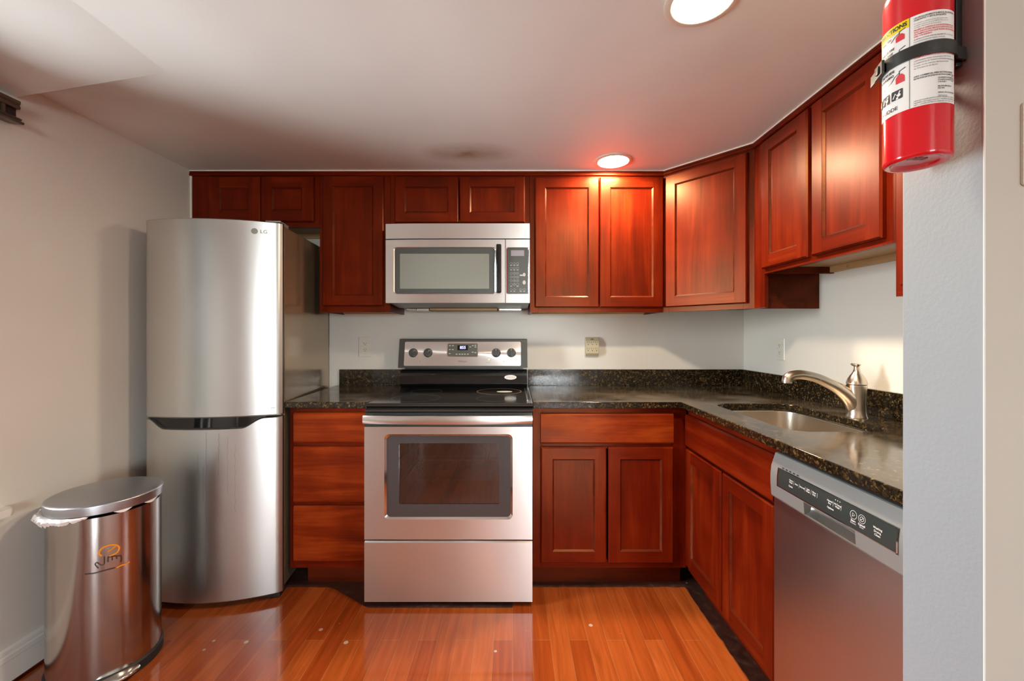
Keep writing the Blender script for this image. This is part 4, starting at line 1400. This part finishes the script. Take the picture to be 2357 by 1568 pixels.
tx.text('Start', 0.007, dwf(0.321, 0.7945), 0, 'CENTER', 0.0002).text('Resume', 0.005, dwf(0.321, 0.789))
tx.text('Cancel', 0.007, dwf(0.345, 0.7945), 0, 'CENTER', 0.0002).text('Drain', 0.005, dwf(0.345, 0.789))
tx.done('button_lettering', [LABELW], dc)
tx = B()
for k, s in enumerate(('Washing', 'Drying', 'Clean')):
    tx.text(s, 0.0066, dwf(0.387, 0.806 - 0.0075 * k), 0, 'CENTER', 0.0001)
tx.done('panel_lettering', [LABELW], dc)
vt = B()
for k in range(5):
    vt.grid(lambda u, v: (0.052 + 0.016 * k + 0.009 * u, yprof(0.832 + 0.0035 * v) - 0.0008, 0.832 + 0.0035 * v), 1, 2)
vt.done('steam_slot', [BLACKP], dc)
# pocket handle in the lower lip
pk = B()
pk.grid(lambda u, v: (PX0 + 0.0005 + (PX1 - PX0 - 0.001) * u, -0.0125 + 0.0115 * math.sin(PI * v) * (0.3 + 0.7 * math.sin(PI * u) ** 0.4) - 0.011 * (1 - v) ** 3, 0.7368 + 0.0347 * v), 24, 8)
pk.done('pocket_handle', [plain('pocket_metal', (0.55, 0.58, 0.56), 0.2, 0.9)], dc, sharp=0.9)
# filler board past the dishwasher, behind the partition
tag(B().box(0.836, 0.854, SY1 + 0.002, 0.858, 0.0, 0.884).done('end_panel', [CH_Z]), 'plain cherry end panel between dishwasher and partition wall', 'panel')

# ------------------------------------------------------------------ pedal bin
CX, CY = -1.525, 1.584
PB_ = thing('pedal_bin', 'round brushed steel pedal bin with lid, by the left wall before the refrigerator', 'trash can', (CX, CY, 0))
B().lathe([(0.158, 0.032), (0.1585, 0.30), (0.158, 0.600), (0.150, 0.604)], 0, 72).done('body', [STEEL_C], PB_)
B().lathe([(0.160, 0.0), (0.164, 0.003), (0.164, 0.034), (0.1592, 0.040)], 0, 64).done('base_ring', [RUBBER], PB_)
B().lathe([(0.160, 0.6115), (0.1635, 0.612), (0.1645, 0.640), (0.162, 0.6445), (0.155, 0.6475), (0.10, 0.654), (0.05, 0.657), (0.0, 0.658)], 0, 72, None, True, False).done('lid', [STEEL_C if False else STEEL_L], PB_, sharp=0.9)
bg = B()
rnd = random.Random(3)
NB = 64
prof_b = []
for k in range(NB + 1):
    a = math.radians(-186 + 124 * k / NB)
    fl = 0.5 + 0.5 * math.sin(k * 0.9) * math.cos(k * 0.37)
    end = math.sin(PI * min(1, k / NB)) ** 0.35
    wgt = (1 - k / NB)
    prof_b.append((a, 0.1605 + (0.006 + 0.034 * (0.3 + 0.7 * fl) * wgt ** 0.7) * end, 0.611 - (0.006 + 0.036 * (0.5 + 0.5 * rnd.random()) * (0.45 + wgt)) * end))
V = []
for a, r_, z in prof_b:
    ca, sa = math.cos(a), math.sin(a)
    V.append([bg.bm.verts.new((0.157 * ca, 0.157 * sa, 0.6085)), bg.bm.verts.new(((0.16 + (r_ - 0.16) * 0.75) * ca, (0.16 + (r_ - 0.16) * 0.75) * sa, 0.611 - rnd.random() * 0.002)),
              bg.bm.verts.new((r_ * ca, r_ * sa, 0.611 - (0.611 - z) * 0.45)), bg.bm.verts.new(((0.160 + (r_ - 0.16) * 0.45) * ca, (0.160 + (r_ - 0.16) * 0.45) * sa, z))])
for p, q in zip(V, V[1:]):
    for j in range(3):
        bg.bm.faces.new((p[j], q[j], q[j + 1], p[j + 1]))
for (a0, a1) in ((-40, -22), (-8, 14)):
    W_ = []
    for k in range(13):
        a = math.radians(a0 + (a1 - a0) * k / 12)
        s = math.sin(PI * k / 12)
        W_.append((bg.bm.verts.new((0.160 * math.cos(a), 0.160 * math.sin(a), 0.6105)), bg.bm.verts.new((0.1615 * math.cos(a), 0.1615 * math.sin(a), 0.6105 - 0.009 * s - 0.0005))))
    for p, q in zip(W_, W_[1:]):
        bg.bm.faces.new((p[0], q[0], q[1], p[1]))
bg.done('bin_bag', [BAG], PB_, sharp=0.35)
pa = math.radians(-37)
Mp = Matrix.Rotation(pa, 4, 'Z')
pdl = B()
pdl.lathe([(0.0, -0.012), (0.05, -0.012), (0.062, -0.006), (0.064, 0.0), (0.060, 0.005), (0.04, 0.009), (0.0, 0.011)], 0, 36, Mp @ Matrix.Translation((0.158, 0, 0.028)) @ Matrix.Diagonal((0.58, 1.0, 0.85, 1)), False, False)
pdl.done('pedal', [CHROME], PB_, sharp=0.9)
lo = B()
la = math.radians(-44)


def cyl(u, v):
    a = la + u / 0.159
    return (0.1592 * math.cos(a), 0.1592 * math.sin(a), v)


S = 0.00152 * 1.0


def lp(pts):
    """photo pixels of the mark -> unrolled surface of the bin"""
    o = []
    for px, py in pts:
        u = (px - 246) * S
        o.append((u, 0.4455 - (py - 1291) * S - 0.26 * u))
    return o


def curve2(pts, n=5):
    return [(p.x, p.y) for p in smooth_path([(a, b_, 0) for a, b_ in pts], n)]


lo.stroke(lp(curve2([(234, 1281), (229.5, 1277), (230, 1270), (236, 1262), (246, 1257.5), (256, 1258), (262, 1263), (262.5, 1269), (258, 1277), (246, 1282.5)])), 0.0055, cyl, 0)
lo.stroke(lp([(243, 1273), (257, 1261)]), 0.004, cyl, 0)
lo.stroke(lp(curve2([(258, 1311.5), (268, 1307), (276, 1305.5), (282, 1302)])), 0.0048, cyl, 0)
lo.stroke(lp(curve2([(206, 1322), (220, 1320), (238, 1315), (256, 1311)])), 0.004, cyl, 1)
lo.stroke(lp([(238, 1283), (238, 1300)]), 0.004, cyl, 1)
lo.stroke(lp([(244, 1284), (244, 1296)]), 0.004, cyl, 1)
lo.stroke(lp([(251, 1285), (251, 1293)]), 0.0035, cyl, 1)
lo.stroke(lp([(258, 1285), (259, 1291)]), 0.0035, cyl, 1)
lo.stroke(lp([(244, 1285), (255, 1284), (266, 1285), (267, 1292), (266, 1300)]), 0.004, cyl, 1)
lo.stroke(lp(curve2([(228, 1309), (223, 1300), (226, 1296), (232, 1302), (238, 1301)])), 0.0035, cyl, 1)
lo.done('printed_mark', [ORANGE, BROWNINK], PB_)

# ------------------------------------------------------------------ fire extinguisher and its bracket on the partition end
EX, EY, ER = 0.6087, 0.6347, 0.0393
EB = 1.491
FE = thing('fire_extinguisher', 'red fire extinguisher with white and yellow label strapped to the grey wall end', 'fire extinguisher', (EX, EY, EB))
B().lathe([(0.0, 0.006), (0.024, 0.006), (0.026, 0.0035), (0.030, 0.0015), (0.0355, 0.0), (0.0385, 0.002), (ER, 0.006), (ER, 0.243), (0.0375, 0.255), (0.031, 0.267), (0.020, 0.275), (0.014, 0.278)], 0, 72, None, False, True).done('cylinder', [RED], FE, sharp=0.9)
B().lathe([(0.013, 0.2783), (0.013, 0.29), (0.017, 0.291), (0.017, 0.306), (0.008, 0.31)], 0, 24).box(-0.011, 0.011, -0.055, 0.02, 0.310, 0.318, 0, 0.002).done('valve', [BLACKP], FE)
B().box(-0.009, 0.009, -0.075, 0.012, 0.333, 0.340, 0, 0.002).box(-0.008, 0.008, 0.006, 0.016, 0.318, 0.340, 0, 0.001).done('lever', [BLACKP], FE)
B().lathe([(0.011, 0), (0.011, 0.006), (0.0, 0.006)], 0, 20, Matrix.Translation((0, -0.016, 0.299)) @ Matrix.Rotation(PI / 2, 4, 'X'), True, False).done('pressure_gauge', [CHROME], FE)
cd = math.atan2(-EY, -EX)       # direction from the cylinder axis to the camera


def lab(rad):
    """u: arc length to the right as seen by the viewer, v: height above the cylinder foot"""
    return lambda u, v: (rad * math.cos(cd + u / ER), rad * math.sin(cd + u / ER), v)


d2 = math.radians
U0, UD, U1 = d2(-150) * ER, d2(-11) * ER, d2(75) * ER
V0, V1 = 1.562 - EB, 1.694 - EB
lb = B()
R1 = ER + 0.0003


def patch(b, u0, u1, v0, v1, rad, mi, n=24):
    fn = lab(rad)
    b.grid(lambda u, v: fn(u0 + (u1 - u0) * u, v0 + (v1 - v0) * v), n, 1, mi)


patch(lb, U0, U1 - 0.0, V0, V1 - 0.0, R1, 0, 64)
lbo = lb.done('label', [LABELW], FE)
R2, R3 = ER + 0.0006, ER + 0.0009
bl = B()
patch(bl, U0, UD, 1.6816 - EB, V1, R2, 0, 40)
bl.done('label_banner', [YELLOW], lbo)
tx = B()
F3 = lab(R3)


def T_(s, size, u, v, mi=0, align='LEFT', bold=0.0, sx=1.0):
    tx.text(s, size, lambda a, b_: F3(u + a, v + b_), mi, align, bold, sx)


T_('INSTRUCTIONS', 0.0083, UD - 0.0026, 1.6876 - EB, 0, 'RIGHT', 0.0003, 0.9)
for v in (1.6666, 1.6360, 1.6046, 1.5775):
    tx.stroke([(U0, v - EB), (UD, v - EB)], 0.0005, F3, 0)
tx.stroke([(UD, V0), (UD, V1)], 0.0005, F3, 0)
tx.stroke([(UD, 1.6085 - EB), (U1 - 0.001, 1.6085 - EB)], 0.0005, F3, 0)
T_('PULL PIN', 0.0048, -0.0495, 1.6765 - EB, 0, 'LEFT', 0.00015)
T_('AIM AT BASE OF FIRE', 0.0046, UD - 0.018, 1.6605 - EB, 0, 'RIGHT', 0.00015, 0.9)
T_('APUNTE A LA BASE', 0.0046, UD - 0.020, 1.6545 - EB, 0, 'RIGHT', 0.00015, 0.9)
T_('SIDE TO SIDE', 0.0048, UD - 0.018, 1.6265 - EB, 0, 'RIGHT', 0.00015, 0.9)
T_('DE LADO A LADO', 0.0046, UD - 0.019, 1.6205 - EB, 0, 'RIGHT', 0.00015, 0.9)
T_('KIDDE', 0.0076, UD - 0.0135, 1.5700 - EB, 0, 'RIGHT', 0.0001, 1.08)
tx.stroke([(UD - 0.0425, 1.5672 - EB), (UD - 0.0405, 1.5705 - EB), (UD - 0.0420, 1.5732 - EB)], 0.0022, F3, 1)
# red figure pictograms: a cylinder shape with black hose and grip in each row
for (vb, up) in ((1.6672, 0.0125), (1.6366, 0.016), (1.6052, 0.016)):
    u = UD - 0.0105
    tx.poly([(u - 0.0055, 0), (u + 0.005, 0), (u + 0.005, up * 0.55), (u + 0.002, up * 0.8), (u - 0.0025, up * 0.8), (u - 0.0055, up * 0.55)], lambda a, b_, q=vb: F3(a, q - EB + b_), 1)
    tx.stroke([(u - 0.001, up * 0.8), (u - 0.001, up * 1.1), (u + 0.006, up * 1.25)], 0.0012, lambda a, b_, q=vb: F3(a, q - EB + b_), 0)
    tx.stroke([(u - 0.001, up * 0.95), (u - 0.007, up * 0.75), (u - 0.0125, up * 0.35)], 0.0009, lambda a, b_, q=vb: F3(a, q - EB + b_), 0)
tx.stroke([(UD - 0.0235, 1.6115 - EB), (UD - 0.038, 1.6060 - EB)], 0.0005, F3, 0)
tx.stroke([(UD - 0.040, 1.6070 - EB), (UD - 0.036, 1.6095 - EB)], 0.001, F3, 1)
# three square class pictograms, simple white shapes on black
for k in range(3):
    u1 = UD - 0.0075 - 0.0175 * k
    tx.poly(rrect(u1 - 0.0145, u1, 1.5825 - EB, 1.5965 - EB, 0.0012, 2), F3, 0)
F4 = lab(ER + 0.0012)
for k in range(3):
    u1 = UD - 0.0075 - 0.0175 * k
    tx.stroke([(u1 - 0.012, 1.5855 - EB), (u1 - 0.009, 1.592 - EB), (u1 - 0.006, 1.587 - EB), (u1 - 0.003, 1.594 - EB)], 0.0018, F4, 3)
    tx.poly(circle(u1 - 0.0045, 1.588 - EB, 0.0024, n=12), F4, 3)
# right column paragraphs
UL = UD + 0.0045


def para(lines, v, size, mi, dv, bold=0.0, maxw=0.049):
    for s in lines:
        T_(s, size, UL, v - EB, mi, 'LEFT', bold, min(1.0, maxw / (0.54 * size * len(s))))
        v -= dv


para(['LEA DETALLADAMENTE EL MANUAL DEL PROPIETARIO', 'ADJUNTO Y ESTA ETIQUETA.'], 1.6895, 0.0028, 0, 0.0031, 0.00006)
para(['El cuidado y mantenimiento del extintor debe', 'cumplir con la norma NFPA 10 y con el', 'Codigo Nacional de Incendios.'], 1.6815, 0.0024, 2, 0.0029)
para(['PRUEBE LA UNIDAD SI LOS EXTINTORES NO HAN', 'SIDO USADOS DEL SERVICIO LUEGO DE LA FECHA', 'DE FABRICACION QUE FIGURA EN EL FONDO', 'DEL CILINDRO.'], 1.6720, 0.0028, 1, 0.0031, 0.00006)
para(['INSPECCIONE MENSUALMENTE o con mayor', 'frecuencia la presion del indicador y la boquilla.', 'Si es menor, el extintor debe ser recargado o', 'REEMPLACE la unidad despues de usarla.'], 1.6585, 0.0026, 0, 0.0031)
para(['PRECAUCION: NO ROMPA NI RETIRE EL SELLO'], 1.6460 - 0.0004, 0.0028, 1, 0.003, 0.00006)
para(['COMPLETAMENTE DESPUES DE USARLO'], 1.6320, 0.0028, 1, 0.003, 0.00006)
para(['CONTENIDO: fosfato monoamonico, CAS 7722-76-1', 'EL AGENTE NO ES TOXICO. CONTENIDO BAJO PRESION', 'Cumple con los requisitos del Departamento', 'de Transporte de EE.UU.'], 1.6275, 0.0025, 0, 0.0036)
para(['DRY CHEMICAL FIRE EXTINGUISHER', 'EXTINTOR DE INCENDIOS DE POLVO QUIMICO SECO'], 1.6050, 0.0029, 0, 0.0032, 0.00006)
for i, s in enumerate(('CLASSIFICATION', 'CLASIFICACION', '1-A:10-B:C', '', 'MODEL/MODELO', 'FA110G', '', 'SERIAL NO./N DE SERIE', '', '', '')):
    if s:
        T_(s, 0.0026, UL + 0.0255, 1.5975 - 0.0030 * i - EB, 0, 'LEFT', 0.00005, 0.95)
T_('IB0254126', 0.0032, UL + 0.0255, 1.5715 - EB + 0.0005, 2, 'LEFT', 0, 0.9)
tx.stroke(circle(UL + 0.0475, 1.5965 - EB, 0.0033, n=20) + [(UL + 0.0508, 1.5965 - EB)], 0.0005, F3, 0)
T_('UL', 0.0034, UL + 0.0475, 1.5965 - EB, 0, 'CENTER', 0.0001)
para(['HECHO CUMPLIENDO PARA: NORMA 711 ANSI UL', 'NUMERO DE FABRICACION Y NUMERO DE OPERACION', 'MFG. UNDER PATENTS. MEBANE, NC 27302 USA'], 1.5705 - 0.0005, 0.0024, 0, 0.0029)
tx.done('label_print', [INK, REDINK, INKG, LABELW], lbo)
em = B()
em.text('8458', 0.013, lambda u, v: (-0.004 + u, -0.004 - v, 0.0055), 0, 'CENTER', 0.0007)
em.done('stamped_number', [plain('dark_red_stamp', (0.25, 0.004, 0.006), 0.4)], FE)

BK = thing('extinguisher_bracket', 'black strap bracket holding the red extinguisher against the wall end', 'bracket', (EX, EY, EB))
bx = SX - EX
B().box(ER + 0.002, bx - 0.0002, -0.017, 0.016, 0.1365, 0.36, 0, 0.002).done('back_plate', [BLACKP], BK)
sb = B()
zs0, zs1 = 0.1415, 0.1595
NS = 60
pth = []
pth.append((bx - 0.0012, -0.0205))
pth.append((bx - 0.004, -0.0238))
for k in range(NS + 1):
    a = math.radians(-41 - 216 * k / NS)
    pth.append(((ER + 0.0022) * math.cos(a), (ER + 0.0022) * math.sin(a)))
pth.append((0.020, 0.046))
pth.append((bx - 0.0005, 0.040))
rings = []
for i, p in enumerate(pth):
    q0, q1 = pth[max(i - 1, 0)], pth[min(i + 1, len(pth) - 1)]
    t = Vector((q1[0] - q0[0], q1[1] - q0[1])).normalized()
    nn = Vector((-t.y, t.x)) * 0.0012
    rings.append([sb.bm.verts.new((p[0] + nn.x, p[1] + nn.y, zs0)), sb.bm.verts.new((p[0] - nn.x, p[1] - nn.y, zs0)), sb.bm.verts.new((p[0] - nn.x, p[1] - nn.y, zs1)), sb.bm.verts.new((p[0] + nn.x, p[1] + nn.y, zs1))])
for a, c in zip(rings, rings[1:]):
    for j in range(4):
        sb.bm.faces.new((a[j], a[(j + 1) % 4], c[(j + 1) % 4], c[j]))
bmesh.ops.recalc_face_normals(sb.bm, faces=sb.bm.faces)
sb.done('strap', [STRAP], BK)
ba = cd + d2(-68)
Mb = Matrix.Rotation(ba, 4, 'Z')
B().box(ER + 0.0036, ER + 0.0075, -0.013, 0.013, zs0 - 0.001, zs1 + 0.001, 0, 0.001, Mb)\
    .box(ER + 0.0072, ER + 0.0095, -0.005, 0.005, zs0 + 0.003, zs1 - 0.003, 0, 0.002, Mb)\
    .box(ER + 0.003, ER + 0.0055, -0.034, -0.012, zs0 + 0.0005, zs1 - 0.0005, 0, 0.001, Mb).done('buckle', [STRAP], BK)

# ------------------------------------------------------------------ outlets, adapter, switch


def outlet(label, loc, rotz, w, h, decora, slots=True):
    r = thing('wall_outlet', label, 'outlet', loc, rotz)
    B().prism([(-w / 2, 0), (w / 2, 0), (w / 2, -0.0015), (w / 2 - 0.006, -0.0055), (-w / 2 + 0.006, -0.0055), (-w / 2, -0.0015)], -h / 2, h / 2, 'z', 0, None, 0.002).done('plate', [PLATE], r, sharp=0.3)
    b = B()
    if decora:
        b.box(-0.0165, 0.0165, -0.0075, -0.005, -0.0335, 0.0335, 0, 0.001)
    else:
        for s in (-1, 1):
            b.prism(rrect(-0.017, 0.017, s * 0.0195 - 0.014, s * 0.0195 + 0.014, 0.009), -0.0072, -0.005, 'y')
    b.done('receptacle', [PLATE], r)
    for s in (-1, 1):
        zc = s * 0.0195
        sl = B()
        sl.box(-0.0078, -0.0056, -0.0078, -0.0074, zc - 0.001, zc + 0.008).box(0.0056, 0.0074, -0.0078, -0.0074, zc, zc + 0.007)
        sl.prism(circle(0, zc - 0.0065, 0.0026, n=12), -0.0078, -0.0074, 'y')
        sl.done('socket_slots', [SLOT], r)
    return r


outlet('white wall outlet on the back wall left of the range', ((841 - 1180) * YB / 970, YB - 0.0003, 1.235 - (798.5 - 769) * YB / 970), 0, 0.087, 0.124, True)
dR = 970 * XR / (1797.5 - 1180)
outlet('white wall outlet on the right wall above the far end of the sink', (XR - 0.0003, dR, 1.235 - (804 - 769) * dR / 970), -PI / 2, 0.074, 0.118, True)
AD = thing('outlet_adapter', 'beige six-socket plug adapter on the back wall right of the range', 'outlet adapter', ((1363 - 1180) * 2.61 / 970, YB - 0.0003, 1.235 - (798 - 769) * 2.61 / 970))
aw = 0.0405
B().prism([(0, -0.060), (-0.018, -0.060), (-0.032, -0.042), (-0.032, 0.034), (-0.017, 0.058), (0, 0.058)], -aw, aw, 'x', 0, None, 0.002).done('housing', [IVORY], AD, sharp=0.3)
for zc in (0.0215, -0.0155):
    for xc in (-0.026, 0.0, 0.026):
        sl = B()
        sl.box(xc - 0.0075, xc - 0.0053, -0.0326, -0.0318, zc, zc + 0.008).box(xc + 0.0053, xc + 0.0072, -0.0326, -0.0318, zc + 0.001, zc + 0.0075)
        sl.prism(circle(xc, zc - 0.0085, 0.0029, n=12), -0.0326, -0.0318, 'y')
        sl.done('socket_slots', [IVORYD], AD)
B().box(-0.009, 0.007, -0.0270, -0.02, 0.041, 0.0495, 0, 0.0005).done('reset_button', [plain('dark_red_button', (0.05, 0.012, 0.004), 0.3)], AD)
SW = thing('light_switch', 'cream light switch in a white plate on the near wall at the right edge', 'light switch', (0.735, SY0 - 0.0003, 1.500))
B().prism(rrect(-0.0245, 0.10, -0.058, 0.058, 0.004), -0.0035, 0, 'y', 0, None, 0.0012).done('plate', [PLATE], SW, sharp=0.3)
for xc in (0.0, 0.05):
    B().box(xc - 0.021, xc + 0.021, -0.0055, -0.003, -0.048, 0.048, 0, 0.001).done('rocker', [CREAM], SW)

# ------------------------------------------------------------------ recessed ceiling lights


def downlight(label, x, y):
    r = thing('recessed_light', label, 'ceiling light', (x, y, ZC), 0, 'recessed ceiling lights')
    B().lathe([(0.0985, -0.0003), (0.0985, -0.003), (0.095, -0.0055), (0.082, -0.0075), (0.0785, -0.006), (0.0785, -0.0003)], 0, 56, None, False, False).done('trim_ring', [LAMPT], r, sharp=0.9)
    B().lathe([(0.078, -0.003), (0.060, -0.0042), (0.03, -0.005), (0.0, -0.0052)], 0, 48, None, False, False).done('lens', [LENS], r, sharp=0.9)


downlight('round recessed ceiling light close to the wall cabinets, small ellipse', 0.524, 2.195)
downlight('round recessed ceiling light cut off by the top edge of the picture', 0.512, 1.137)
